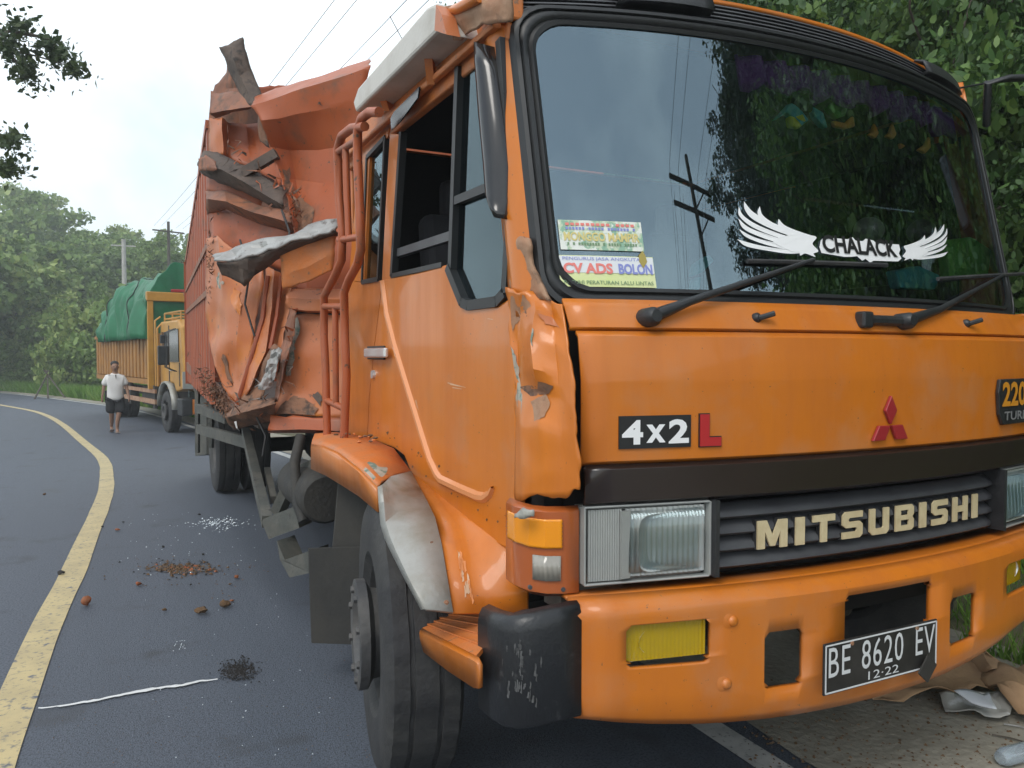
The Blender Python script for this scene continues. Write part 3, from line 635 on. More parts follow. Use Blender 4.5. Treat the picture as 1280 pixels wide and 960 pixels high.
# pressed ridge on the door
q = [(479, 352), (484, 392), (494, 432), (508, 478), (524, 530), (538, 575), (547, 594), (552, 600), (575, 611), (598, 621), (606, 622), (614, 617), (618, 609)]
pts = [onX(px, py, XS + .001) for px, py in q]
b = MB(); wd = .02
rows = []
for i, p in enumerate(pts):
    d = (pts[min(i + 1, len(pts) - 1)] - pts[max(0, i - 1)]).normalized(); nrm = Vector((0, d.z, -d.y)); fade = min(1, (len(pts) - 1 - i) / 3 + .3)
    rows.append([p + nrm * wd * fade, p + nrm * wd * .4 * fade + Vector((-.014, 0, 0)), p - nrm * wd * .4 * fade + Vector((-.014, 0, 0)), p - nrm * wd * fade])
MB().grid(rows).build('pressed_ridge', 'ridge_sheen_scuff', DOOR, smooth=30)  # pale tone paints in the light the ridge reflects
hb = MB(); a, c = onX(457, 441, XS - .03), onX(483, 441, XS - .03); hb.box((a + c) / 2, (.022, (c - a).length, .045)).build('door_handle', 'chrome', DOOR, bevel=.008)
a = onX(470, 441, XS - .006); MB().box(a, (.012, (c - onX(457, 441, XS - .03)).length * .8, .065)).build('handle_recess', 'black_plastic', DOOR, bevel=.004)
MB().lathe([(0, 0), (0, .022), (.014, .02), (.014, 0)], onX(468, 468, XS), (-1, 0, 0), 14).build('door_lock', 'chrome', DOOR, smooth=40)
# door window frame, vent window, glass
def strip(name, pts, wd, m, x=XS, th=.03, parent=DOOR):
    b = MB(); q = [onX(px, py, x) for px, py in pts]
    for a, c in zip(q, q[1:]): b.bar(a, c, th, wd, (c - a).cross(Vector((1, 0, 0))))
    return b.build(name, m, parent)
side('window_post', [(477, 351), (488, 349), (501, 168), (487, 166), (482, 250)], 'paint', x=XS + .002, parent=DOOR, bevel=.006)
strip('window_seal', [(492, 346), (504, 165)], .03, 'seal', x=XS + .012)
strip('window_seal', [(492, 345), (556, 331)], .02, 'seal', x=XS + .012)
strip('vent_bar', [(566, 336), (575, 84)], .032, 'seal', x=XS + .01)
strip('vent_bar', [(570, 252), (612, 235)], .03, 'seal', x=XS + .012)
strip('vent_seal', [(562, 334), (580, 378), (588, 382), (624, 377), (634, 366), (638, 300), (632, 120), (627, 50)], .035, 'seal', x=XS + .006)
strip('window_ledge', [(494, 318), (566, 295)], .035, 'grille_grey', x=XS + .03)
side('window_glass', [(566, 334), (574, 90), (627, 50), (638, 280), (634, 370), (622, 378), (585, 378)], 'side_glass', x=XS + .02, th=.004, parent=DOOR)
b = MB(); rows = []
for l, r_ in (((599, 52), (622, 60)), ((598, 70), (626, 90)), ((602, 140), (634, 150)), ((608, 200), (639, 210)), ((612, 238), (640, 255)), ((618, 255), (640, 268)), ((628, 270), (639, 275))):
    A_, B_ = onX(*l, XS - .02), onX(*r_, XS + .0); M_ = (A_ + B_) / 2 + Vector((-.045, 0, 0)); rows.append([A_, A_.lerp(M_, .6) + Vector((-.01, 0, 0)), M_, B_.lerp(M_, .6) + Vector((-.01, 0, 0)), B_])
MB().grid(rows).build('rain_guard', 'black_gloss', DOOR, smooth=60, solid=.004)
side('rain_guard', [(488, 148), (492, 140), (524, 108), (522, 122), (500, 152), (489, 163)], 'black_gloss', x=XS - .04, th=.006, parent=DOOR)
# straw hanging inside the vent window
for k in range(5):
    a, c = onX(606 + random.uniform(-4, 6), 255 + random.uniform(-6, 20), XS + .05), onX(602 + random.uniform(-12, 14), 350 + random.uniform(-8, 16), XS + .05)
    MB().tube([a, a.lerp(c, .5) + Vector((0, random.uniform(-.02, .02), 0)), c], .0025, 4).build('straw', 'leaf_dry', T)
# rear quarter of the cab, pillar, header rail
side('rear_quarter', [(436, 350), (455, 354), (468, 352), (478, 350), (468, 430), (461, 500), (459, 546), (430, 546), (430, 500)], 'paint', x=XS + .008)
side('rear_quarter_frame', [(436, 350), (455, 353), (462, 195), (484, 172), (487, 160), (462, 180), (449, 192)], 'paint', x=XS + .006)
side('quarter_window', [(455, 354), (476, 349), (487, 168), (462, 195)], 'side_glass', x=XS + .02, th=.004)
strip('quarter_seal', [(455, 353), (461, 197), (484, 172), (475, 349), (455, 353)], .022, 'seal', x=XS + .014, parent=T)
hr = MB(); hr.bx(XS, XS + .06, 2.24, 4.22, 2.66, 2.80).bx(XS - .03, XS, 2.28, 4.22, 2.64, 2.665).bx(XS + .01, XS + .05, 2.26, 4.22, 2.60, 2.66)
hr.build('roof_rail', 'paint_dust', T, bevel=.008)
# windscreen pillar (near and far)
def pillar(mx, name='windscreen_pillar'):
    rows = []
    for t in [i / 12 for i in range(13)]:
        z = 1.72 + t * 1.12; yy = 2.07 + (z - 1.72) * .225
        pr = [(1.10, yy + .13), (1.092, yy + .08), (1.10, yy + .03), (1.122, yy - .005), (1.135, yy + .012)]
        rows.append([Vector((x if not mx else mir(x), y_, z)) for x, y_ in pr])
    return MB().grid(rows).build(name, 'paint', T, smooth=60, solid=.012)
pillar(False); pillar(True)
# dent of bare filler at the pillar foot
sheet('pillar_dent', [[(641, 300, 2.5), (650, 300, 2.43), (662, 304, 2.38)], [(640, 335, 2.5), (652, 335, 2.45), (668, 340, 2.37)], [(642, 362, 2.47), (660, 365, 2.42), (690, 378, 2.33)]], 'rust_light', T, n=5, amp=.012, ns=14)
# crumpled corner panel
CP = sheet('corner_panel', [[(634, 362, 2.45), (652, 366, 2.36), (668, 368, 2.36), (690, 376, 2.30), (704, 380, 2.28)],
   [(636, 385, 2.45), (652, 392, 2.40), (670, 388, 2.30), (692, 395, 2.31), (708, 412, 2.25)],
   [(638, 420, 2.44), (648, 428, 2.43), (664, 424, 2.30), (694, 430, 2.27), (713, 450, 2.22)],
   [(641, 455, 2.43), (650, 465, 2.43), (668, 462, 2.27), (698, 470, 2.26), (716, 480, 2.21)],
   [(645, 492, 2.42), (652, 492, 2.40), (674, 490, 2.31), (700, 500, 2.26), (719, 510, 2.20)],
   [(646, 530, 2.42), (652, 532, 2.36), (676, 530, 2.27), (702, 540, 2.24), (721, 545, 2.19)],
   [(646, 575, 2.41), (654, 578, 2.34), (680, 578, 2.27), (706, 580, 2.23), (723, 585, 2.19)],
   [(646, 622, 2.41), (656, 623, 2.34), (682, 622, 2.27), (708, 620, 2.23), (724, 612, 2.19)]], 'paint', T, n=6, amp=.006, ns=5, solid=.006, smooth=30)
for poly, m_ in (([(638, 480), (650, 477), (653, 500), (650, 524), (643, 534), (638, 512)], 'primer'), ([(650, 484), (672, 477), (692, 482), (686, 492), (664, 495)], 'rust'), ([(664, 502), (682, 492), (688, 506), (680, 520), (668, 526)], 'rust_light'),
   ([(638, 370), (654, 368), (664, 382), (655, 392), (646, 404), (640, 414)], 'rust_light'), ([(649, 392), (657, 388), (661, 398), (657, 410), (651, 404)], 'rust_dark'), ([(660, 404), (667, 412), (665, 432), (660, 424)], 'primer'), ([(637, 430), (643, 440), (648, 460), (650, 480), (642, 462)], 'primer'), ([(672, 392), (690, 396), (700, 410), (682, 404)], 'bed_pale')):
    stick('bare_patch', poly, m_, CP)
MB().grid([[Vector((mir(x), y_, z)) for x, y_ in ((1.095, 2.14), (1.10, 2.04), (1.125, 1.96), (1.165, 1.92))] for z in (1.18, 1.3, 1.5, 1.7, 1.78)]).build('corner_panel', 'paint', T, smooth=50, solid=.012)
# ---------------- lamps
def headlamp(mx):
    f = (lambda x: mir(x)) if mx else (lambda x: x)
    def yl(x, z): return yP(x, 1.2) - .004
    def gr(x0, x1, zs, fn, nx=10): return [[Vector((f(x0 + (x1 - x0) * i / nx), fn(x0 + (x1 - x0) * i / nx, z), z)) for i in range(nx + 1)] for z in zs]
    H_ = MB().grid(gr(1.180, 1.572, (.942, .95, 1.158, 1.166), lambda x, z: yl(x, z) + .05)).build('headlamp', 'lamp_body', T, solid=.02)
    b = MB(); x0, x1, z0, z1 = 1.180, 1.572, .942, 1.166
    for (ax, az, bx_, bz) in ((x0, z0, x1, z0), (x1, z0, x1, z1), (x1, z1, x0, z1), (x0, z1, x0, z0)):
        b.bar((f(ax), yl(ax, az) + .01, az), (f(bx_), yl(bx_, bz) + .01, bz), .007, .03, (0, 1, 0))
    b.build('lamp_rim', 'lamp_body', H_, bevel=.003)
    # reflector bowl
    cx, cz = 1.43, 1.055
    rows = []
    for k in range(5):
        r = [1, .92, .7, .4, .12][k]; dp = [.0, .03, .055, .07, .075][k]
        rows.append([Vector((f(cx + .1 * r * (abs(math.cos(a)) ** .4) * math.copysign(1, math.cos(a))), yl(cx, cz) + .004 + dp * .4 - .004, cz + .085 * r * (abs(math.sin(a)) ** .4) * math.copysign(1, math.sin(a)))) for a in [2 * math.pi * j / 32 for j in range(33)]])
    MB().grid(rows).build('reflector', 'reflector', H_, smooth=60)
    rib = []
    for i in range(89):
        x = 1.31 + .24 * i / 88; rib.append(x)
    MB().grid([[Vector((f(x + (z - 1.05) * .06), yl(x, z) - .004 + o_ * .5 + (.0035 * math.cos(i * math.pi / 2) if abs(z - 1.055) < .085 else 0), z)) for i, x in enumerate(rib)] for z, o_ in ((.962, .03), (.972, .004), (1.02, -.004), (1.06, -.006), (1.1, -.004), (1.138, .004), (1.148, .03))]).build('lamp_lens', 'lens_clear', H_, smooth=50)
    MB().grid([[Vector((f(x), yl(x, z) + .014 + .002 * math.cos(i * math.pi / 2), z)) for i, x in enumerate([1.31 + .255 * i / 60 for i in range(61)])] for z in (.955, 1.155)]).build('lamp_backing', 'reflector', H_, smooth=50)
    rib = [1.19 + .1 * i / 28 for i in range(29)]
    MB().grid([[Vector((f(x), yl(x, z) + .002 + (.003 if i % 2 else 0), z)) for i, x in enumerate(rib)] for z in (.95, 1.158)]).build('side_lens', 'lamp_body', H_)
    MB().bar((f(1.3), yl(1.3, 1) + .0, .955), (f(1.3), yl(1.3, 1) + .0, 1.152), .012, .03).build('divider', 'lamp_body', H_)
headlamp(False); headlamp(True)
SIG = [(1.172, 1.925), (1.13, 1.93), (1.085, 1.95), (1.055, 1.99), (1.045, 2.06), (1.05, 2.13)]
def signal(mx):
    f = (lambda x: mir(x)) if mx else (lambda x: x)
    def wall(zs, offs, pth=SIG):
        out = []
        for z, o in zip(zs, offs): out.append([Vector((f(x - o * (.9 if i > 2 else .4)), y_ - o * (1 if i < 3 else .3), z)) for i, (x, y_) in enumerate(pth)])
        return out
    S_ = MB().grid(wall((.915, .925, 1.15, 1.16), (-.015, 0, 0, -.015))).build('turn_signal', 'amber_dark', T, smooth=40, solid=.02)
    sub = [SIG[1], SIG[2], SIG[3], SIG[4], SIG[5]]
    fine = []
    for (ax, ay), (bx_, by) in zip(sub, sub[1:]):
        for k in range(7): fine.append((ax + (bx_ - ax) * k / 7, ay + (by - ay) * k / 7))
    zz = [1.052 + .083 * i / 14 for i in range(15)]
    MB().grid([[Vector((f(x - .014 + (.0025 if (i + j) % 2 else 0)), y_ - .01, z)) for i, (x, y_) in enumerate(fine)] for j, z in enumerate(zz)]).build('signal_lens', 'amber', S_, smooth=20, solid=.003)
    fine = fine[1:14]
    MB().grid([[Vector((f(x - .01), y_ - .012 + (.002 if i % 2 else 0), z)) for i, (x, y_) in enumerate(fine)] for z in (.958, 1.03)]).build('position_lens', 'lens_grey', S_, smooth=20, solid=.003)
    for zc in (.932,):
        for p in (SIG[1], SIG[3]): MB().lathe([(0, 0), (0, .008), (.006, .006), (.006, 0)], (f(p[0] - .006), p[1] - .004, zc), (-.4, -.9, 0), 8).build('screw', 'grille_grey', S_)
signal(False); signal(True)
sheet('broken_lens', [[(643, 642, 2.28), (655, 634, 2.24), (666, 636, 2.22)], [(642, 648, 2.28), (656, 644, 2.23), (668, 646, 2.21)]], 'bare_metal', T, n=3, amp=.008, ns=20, solid=.003)
MB().bx(1.13, 1.35, 1.95, 2.05, .86, .93).build('lamp_bracket', 'chassis_green', T)
# ---------------- grille
for k in range(4):
    zc = .972 + k * .051
    rows = [[Vector((1.588 + 1.384 * i / 24, yG(1.588 + 1.384 * i / 24, 1) + dy, zc + dz)) for i in range(25)] for dz, dy in ((-.022, .02), (-.024, .0), (-.016, -.012), (-.004, -.008), (.016, .022), (.02, .05))]
    MB().grid(rows).build('grille_slat', 'grille_grey', T, smooth=40, solid=.005)
for xa in (1.575, 2.97): MB().bx(xa, xa + .015, 1.80, 1.92, .94, 1.17).build('grille_frame', 'black_plastic', T)
LETTERS = {'M': [[(0, 0), (0, 1), (.3, 1), (.5, .45), (.7, 1), (1, 1), (1, 0), (.76, 0), (.76, .6), (.58, .08), (.42, .08), (.24, .6), (.24, 0)]],
 'I': [[(0, 0), (0, 1), (1, 1), (1, 0)]], 'T': [[(0, .76), (0, 1), (1, 1), (1, .76), (.64, .76), (.64, 0), (.36, 0), (.36, .76)]],
 'S': [[(0, 0), (0, .24), (.68, .24), (.72, .3), (.72, .36), (.66, .4), (.16, .4), (0, .52), (0, .88), (.14, 1), (1, 1), (1, .77), (.34, .77), (.29, .72), (.29, .67), (.35, .62), (.86, .62), (1, .5), (1, .12), (.86, 0)]],
 'U': [[(0, .14), (0, 1), (.28, 1), (.28, .28), (.34, .23), (.66, .23), (.72, .28), (.72, 1), (1, 1), (1, .14), (.86, 0), (.14, 0)]],
 'B': [[(0, 0), (0, 1), (.88, 1), (1, .9), (1, .62), (.92, .52), (1, .42), (1, .1), (.88, 0), (.28, 0), (.28, .2), (.72, .2), (.72, .42), (.28, .42), (.28, .6), (.7, .6), (.7, .8), (.28, .8), (.28, .01)]],
 'H': [[(0, 0), (0, 1), (.29, 1), (.29, .62), (.71, .62), (.71, 1), (1, 1), (1, 0), (.71, 0), (.71, .38), (.29, .38), (.29, 0)]]}
wl = {'M': 1.15, 'I': .36, 'T': .95, 'S': .92, 'U': .95, 'B': .95, 'H': .95}
x = hit(941, 660, yG).x; x1 = hit(1215, 640, yG).x; tot = sum(wl[c] for c in 'MITSUBISHI') + .34 * 9; u = (x1 - x) / tot
z0, z1 = 1.0, 1.088
for c in 'MITSUBISHI':
    ww = wl[c] * u
    for poly in LETTERS[c]:
        pts = [Vector((x + a * ww, yG(x + a * ww, 1) - .022, z0 + h * (z1 - z0))) for a, h in poly]
        MB().prism(pts, (0, .006, 0)).build('grille_letter', 'letter_cream', T)
        bk = [Vector((x + .5 * ww + (a - .5) * ww * 1.06, yG(x + a * ww, 1) - .014, (z0 + z1) / 2 + (h - .5) * (z1 - z0) * 1.07)) for a, h in poly]
        MB().prism(bk, (0, .012, 0)).build('letter_backing', 'black_plastic', T)
    x += ww + .34 * u
# ---------------- emblem and badges on the front panel
ec = hit(1108, 531, yP)
for ang in (90, 210, 330):
    dx, dz = math.cos(R(ang)), math.sin(R(ang)); L_, wd = .098, .028
    def P_(a, s): return Vector((ec.x + dx * a - dz * s, 0, ec.z + dz * a + dx * s))
    pts = [P_(.003, 0), P_(L_ / 2, wd), P_(L_, 0), P_(L_ / 2, -wd)]
    for p in pts: p.y = yP(p.x, p.z) - .02
    MB().prism(pts, (0, .012, 0)).build('emblem_diamond', 'red_dark', T, bevel=.002)
def rect_front(name, px0, px1, py0, py1, m, yf=yP, th=.004, par=T, off=.009, nx=4):
    a, c = hit(px0, py1, yf), hit(px1, py0, yf); z0 = hit(px0, py1, yf).z; z1 = hit(px0, py0, yf).z
    rows = [[Vector((a.x + (c.x - a.x) * i / nx, yf(a.x + (c.x - a.x) * i / nx, z) - off, z)) for i in range(nx + 1)] for z in (z0, z1)]
    MB().grid(rows).build(name, m, par, solid=th, off=0); return a.x, c.x, z0, z1
x0, x1, z0, z1 = rect_front('badge_plate', 771, 861, 520, 561, 'black_text')
put_text('badge_text', '4', x0 + .008, x0 + .072, z0 + .012, z1 - .012, yP, 'white', T, off=.0125, bold=.035)
put_text('badge_text', 'x', x0 + .082, x0 + .142, z0 + .016, z1 - .026, yP, 'white', T, off=.0125, bold=.03)
put_text('badge_text', '2', x0 + .152, x1 - .008, z0 + .012, z1 - .012, yP, 'white', T, off=.0125, bold=.035)
lx0 = hit(872, 540, yP).x; lx1 = hit(898, 540, yP).x
for m_, g_, o_ in (('black_text', .003, .0105), ('red', 0, .0135)):
    pts = [Vector((x_, 0, z_)) for x_, z_ in ((lx0 - g_, z0 - g_), (lx1 + g_, z0 - g_), (lx1 + g_, z0 + .026 + g_), (lx0 + .03 + g_, z0 + .026 + g_), (lx0 + .03 + g_, z1 + g_), (lx0 - g_, z1 + g_))]
    for p in pts: p.y = yP(p.x, p.z) - o_
    MB().prism(pts, (0, .003, 0)).build('badge_letter', m_, T)
bx0 = hit(1243, 500, yP).x; zt = hit(1243, 474, yP).z; zb = hit(1243, 531, yP).z
pts = [Vector((x_, 0, z_)) for x_, z_ in ((bx0, zb + .04), (bx0 + .03, zb), (bx0 + .3, zb), (bx0 + .33, zb + .05), (bx0 + .33, zt), (bx0, zt), (bx0 - .012, zt - .05))]
for p in pts: p.y = yP(p.x, p.z) - .022
MB().prism(pts, (0, .014, 0)).build('engine_badge', 'black_plastic', T, bevel=.003)
put_text('badge_text', '220', bx0 + .012, bx0 + .21, zb + .068, zt - .01, yP, 'orange_text', T, off=.0245, bold=.03)
put_text('badge_text', 'TURBO', bx0 + .03, bx0 + .29, zb + .016, zb + .05, yP, 'grey_text', T, off=.0245, bold=.02)
# ---------------- wipers and nozzles
def yC(x, z): return yP(x, 1.66) + .012 + (z - 1.676) * .55 if z < 1.765 else yW(x, z)
def wiper(piv, mid, tip, b0, b1, link_=None):
    p = hit(*piv, yC) + Vector((0, -.03, 0)); m_ = hit(*mid, yC) + Vector((0, -.045, 0)); t_ = hit(*tip, yW) + Vector((0, -.03, 0))
    Wp = MB().tube([p, p.lerp(m_, .3), m_, t_], [.02, .019, .013, .007], 8).build('wiper', 'black_plastic', T, smooth=50)
    MB().lathe([(-.03, 0), (-.03, .03), (.02, .028), (.034, .018), (.034, 0)], p + Vector((0, .0, 0)), (0, -1, .1), 14).build('wiper_pivot', 'black_plastic', Wp, smooth=40)
    a, c = hit(*b0, yW) + Vector((0, -.014, 0)), hit(*b1, yW) + Vector((0, -.014, 0))
    pts = [Vector((a.x + (c.x - a.x) * i / 8, yW(a.x + (c.x - a.x) * i / 8, a.z + (c.z - a.z) * i / 8) - .014, a.z + (c.z - a.z) * i / 8)) for i in range(9)]
    MB().tube(pts, .008, 6).build('wiper_blade', 'rubber', Wp)
    if link_:
        k = hit(*link_, yC) + Vector((0, -.02, 0)); MB().tube([k, p], .018, 8).build('wiper_link', 'black_plastic', Wp); MB().box(k, (.05, .04, .055)).build('link_block', 'black_plastic', Wp, bevel=.008)
wiper((805, 397), (850, 378), (1008, 326), (930, 327), (1104, 332))
wiper((1122, 402), (1160, 388), (1245, 345), (1168, 349), (1280, 342), (1074, 400))
for px, py in ((944, 398), (1206, 405)):
    p = hit(px, py, yC); Nz = MB().lathe([(-.01, 0), (-.01, .018), (.012, .016), (.02, .008), (.02, 0)], p, (0, -1, .2), 12).build('washer_nozzle', 'black_plastic', T, smooth=40)
    MB().tube([p + Vector((0, -.015, .0)), p + Vector((.045, -.035, .015))], .009, 8).build('nozzle_tip', 'black_plastic', Nz)
# ---------------- bumper
def holes_grid(xs, zs, holes, yf):
    """holes: (x0,x1,z0,z1); corner cells are cut to triangles"""
    c = .016; X_ = set(xs); Z_ = set(zs)
    for h in holes: X_ |= {h[0], h[0] + c, h[1] - c, h[1]}; Z_ |= {h[2], h[2] + c, h[3] - c, h[3]}
    X_ = sorted(X_); Z_ = sorted(Z_); b = MB(); P = {}
    def v(i, j):
        if (i, j) not in P:
            zz = Z_[j]; x_ = X_[i]; t = 1 - (zz - ZB0) / (ZB1 - ZB0); drop = .085 * max(0, 1 - (abs(x_ - 2.08) / .96) ** 2.5) * max(0, t) ** 3
            zw = zz - drop
            P[(i, j)] = len(b.v); b.v.append(Vector((x_, yf(x_, zz), zw)))
        return P[(i, j)]
    for i in range(len(X_) - 1):
        for j in range(len(Z_) - 1):
            mxx, mz = (X_[i] + X_[i + 1]) / 2, (Z_[j] + Z_[j + 1]) / 2; inside = None
            for h in holes:
                if h[0] < mxx < h[1] and h[2] < mz < h[3]: inside = h
            q = [v(i, j), v(i + 1, j), v(i + 1, j + 1), v(i, j + 1)]
            if not inside: b.f.append(tuple(q)); continue
            h = inside; l, r = mxx < h[0] + c, mxx > h[1] - c; lo, hi = mz < h[2] + c, mz > h[3] - c
            if l and lo: b.f.append((q[0], q[1], q[3]))
            elif r and lo: b.f.append((q[0], q[1], q[2]))
            elif r and hi: b.f.append((q[1], q[2], q[3]))
            elif l and hi: b.f.append((q[0], q[2], q[3]))
    return b
ZB0, ZB1 = .585, .905
def yBB(x, z):
    t = (z - ZB0) / (ZB1 - ZB0); return yB(x, .7) + .018 * max(0, 1 - t * 6) ** 2 + .05 * max(0, (t - .9) / .1) ** 2
FG = [(hit(781, 830, yB), hit(887, 776, yB))]
fx0, fx1 = FG[0][0].x, FG[0][1].x; fz0, fz1 = hit(781, 832, yB).z, hit(781, 781, yB).z
sx0, sx1 = hit(953, 820, yB).x, hit(1002, 820, yB).x; sz0, sz1 = hit(953, 852, yB).z, hit(953, 788, yB).z
cx0, cx1 = hit(1053, 760, yB).x, hit(1161, 760, yB).x; cz0, cz1 = hit(1053, 798, yB).z, hit(1053, 744, yB).z
rx0, rx1 = hit(1184, 765, yB).x, hit(1217, 765, yB).x; gx0 = hit(1255, 715, yB).x
holes = [(fx0, fx1, fz0, fz1), (gx0, gx0 + fx1 - fx0, fz0, fz1), (sx0, sx1, sz0 + .02, sz1), (rx0, rx1, sz0 + .02, sz1), (cx0, cx1, cz0, cz1)]
BMP = holes_grid([1.13 + 2.3 * i / 20 for i in range(21)], [.585, .6, .615, .65, .75, .84, .873, .885, .895, .905], holes, yBB).build('bumper', 'paint', T, smooth=30, solid=.02)
MB().grid([[Vector((1.13 + 2.3 * i / 20, yBB(1.13 + 2.3 * i / 20, .905) + dy, .905 + dz)) for i in range(21)] for dy, dz in ((0, .0), (.02, .003), (.12, .003))]).build('bumper_top', 'paint', BMP, smooth=40, solid=.01)
for mx in (0, 1):
    f = (lambda x: gx0 + fx1 - x) if mx else (lambda x: x)
    fb = MB(); rib = [fx0 + .006 + (fx1 - fx0 - .012) * i / 40 for i in range(41)]
    FL = MB().bx(f(fx0 - .01), f(fx1 + .01), 1.86, 1.87, fz0 - .01, fz1 + .01).build('fog_lamp', 'reflector', BMP)
    MB().grid([[Vector((f(x_), yB(x_, .7) + .012 + (.0012 if i % 2 else 0), z_)) for i, x_ in enumerate(rib)] for z_ in (fz0 + .006, (fz0 + fz1) / 2, fz1 - .006)]).build('fog_lens', 'lens_yellow', FL, solid=.003)
    xm, zm = (fx0 + fx1) / 2, (fz0 + fz1) / 2; rows = []
    for r_, dp in ((1, 0), (.8, .025), (.4, .045), (.08, .05)): rows.append([Vector((f(xm + .085 * r_ * math.cos(a)), yB(xm, .7) + .025 + dp, zm + .048 * r_ * math.sin(a))) for a in [2 * math.pi * j / 24 for j in range(25)]])
    MB().grid(rows).build('fog_reflector', 'reflector', FL, smooth=60)
    for px, py in ((913, 775), (905, 853)):
        p = hit(px, py, yB); MB().lathe([(-.006, .032), (-.002, .022), (-.001, .0165), (.006, .014), (.009, .008), (.009, 0)], (f(p.x), yB(p.x, .7) - .0115, p.z), (0, -1, 0), 16).build('bumper_bolt', 'paint', BMP, smooth=60)
    f = mir if mx else (lambda x: x); CPT = [(1.14, 1.853), (1.07, 1.856), (1.0, 1.864), (.955, 1.885), (.933, 1.93), (.928, 1.99), (.928, 2.08)]
    rows = []
    for z_, sh in ((.588, .012), (.592, .004), (.60, 0), (.86, 0), (.885, .005), (.9, .015), (.906, .04)):
        rows.append([Vector((f(x_ + sh * (.9 if i > 2 else .2)), y_ + sh * (1 if i < 4 else .1), z_ - (.042 if z_ > .8 else .03) * (i / 6) ** 1.3)) for i, (x_, y_) in enumerate(CPT)])
    BC = MB().grid(rows).build('bumper_corner', 'scuffed_black', BMP, smooth=50, solid=.006)
    if not mx:
        for k in range(34):
            px = random.gauss(652, 11); py = random.uniform(790, 872); ln = random.uniform(5, 18); wd = random.uniform(.8, 2.4); stick('scuff', [(px, py), (px + wd, py + 1), (px + wd * .6, py + ln), (px - wd * .4, py + ln * .9)], 'scuff', BC, .005, 1., n=1)
# licence plate
PL = MB().bx(1.872, 2.392, 1.658, 1.666, .577, .736).build('licence_plate', 'plate_black', T, bevel=.006)
b = MB()
for a, c in zip(((1.879, .584), (2.385, .584), (2.385, .729), (1.879, .729)), ((2.385, .584), (2.385, .729), (1.879, .729), (1.879, .584))): b.bar((a[0], 1.6575, a[1]), (c[0], 1.6575, c[1]), .004, .003, (0, 1, 0))
b.build('plate_border', 'white_dull', PL)
for s_, a, c in (('BE', .012, .105), ('8620', .155, .345), ('EV', .405, .498)):
    put_text('plate_text', s_, 1.878 + a, 1.878 + c, .631, .721, lambda x, z: 1.658, 'white_dull', PL, off=.002, bold=.0, spacing=1.1)
put_text('plate_text', '12·22', 1.878 + .185, 1.878 + .325, .594, .62, lambda x, z: 1.658, 'white_dull', PL, off=.002, bold=.0)
p = onY(1154, 834, 1.66); MB().box((p.x, 1.645, p.z), (.062, .006, .07), Matrix.Rotation(R(40), 3, 'Y')).build('hanging_tag', 'mudflap', PL, bevel=.004)
for xx_ in (1.99, 2.29): MB().lathe([(0, 0), (0, .008), (.004, .006), (.004, 0)], (xx_, 1.658, .721), (0, -1, 0), 8).build('plate_bolt', 'rust_light', PL)
# ---------------- screen stickers, decal and leaf
def rw(name, px0, px1, py0, py1, m, off=.005): return rect_front(name, px0, px1, py0, py1, m, yf=yW, th=.001, par=W, off=off, nx=6)
x0, x1, z0, z1 = rw('sticker', 700, 799, 275, 312, 'sticker_green'); hgt = z1 - z0
put_text('sticker_text', 'MONGGO MAMPIR', x0 + .012, x1 - .012, z0 + hgt * .3, z0 + hgt * .6, yW, 'text_gold', W, .0075, .03)
for zf, m_, n_ in ((.82, 'text_red', 14), (.68, 'text_blue', 22), (.16, 'text_green', 26)):     # small print that cannot be read in the photograph
    b = MB()
    for k in range(n_):
        if random.random() < .16: continue
        xa = x0 + .02 + (x1 - x0 - .04) * k / n_; q = [Vector((xa + dx, yW(xa, z0) - .0075, z0 + hgt * zf + dz)) for dx, dz in ((0, 0), ((x1 - x0 - .04) / n_ * .7, 0), ((x1 - x0 - .04) / n_ * .7, hgt * .09), (0, hgt * .09))]
        for p in q: p.y = yW(p.x, p.z) - .0075
        b.add(q, [(0, 1, 2, 3)])
    b.build('sticker_print', m_, W)
x0, x1, z0, z1 = rw('sticker', 700, 814, 319, 358, 'sticker_yellow'); hgt = z1 - z0
a_ = hit(701, 337, yW)
MB().grid([[Vector((x0 + .002 + (x1 - x0 - .004) * i / 6, yW(x0 + (x1 - x0) * i / 6, z) - .0068, z)) for i in range(7)] for z in (z0 + hgt * .45, z1 - .002)]).build('sticker_band', 'sticker_white', W, solid=.0006)
put_text('sticker_text', 'PENGURUS JASA ANGKUTAN', x0 + .012, x1 - .03, z0 + hgt * .82, z0 + hgt * .95, yW, 'text_blue', W, .0085, .0)
put_text('sticker_text', 'CV ADS', x0 + .012, x0 + .16, z0 + hgt * .42, z0 + hgt * .76, yW, 'text_red', W, .0085, .04)
put_text('sticker_text', 'BOLON', x0 + .178, x1 - .008, z0 + hgt * .42, z0 + hgt * .76, yW, 'text_blue', W, .0085, .04)
put_text('sticker_text', 'PATUHI PERATURAN LALU LINTAS', x0 + .01, x1 - .01, z0 + hgt * .08, z0 + hgt * .2, yW, 'text_green', W, .0085, .01)
def decal(name, pts, m='white', off=.005):
    q = [hit(680 + a / 2.4615, 240 + c / 2.4615, yW) - Vector((0, off, 0)) for a, c in pts]
    b = MB(); b.add(q, [tuple(range(len(q)))]); o = b.build(name, m, W, solid=.0008)
    return o
def curve(p, n=6):
    p = [np.array([*a, 0]) for a in p]; out = []
    P = [2 * p[0] - p[1]] + p + [2 * p[-1] - p[-2]]
    for i in range(1, len(P) - 2):
        for t in np.linspace(0, 1, n, endpoint=False):
            a, b_, c, d = P[i - 1:i + 3]; out.append(.5 * (2 * b_ + (c - a) * t + (2 * a - 5 * b_ + 4 * c - d) * t * t + (3 * b_ - a - 3 * c + d) * t ** 3))
    out.append(P[-2]); return [(a[0], a[1]) for a in out]
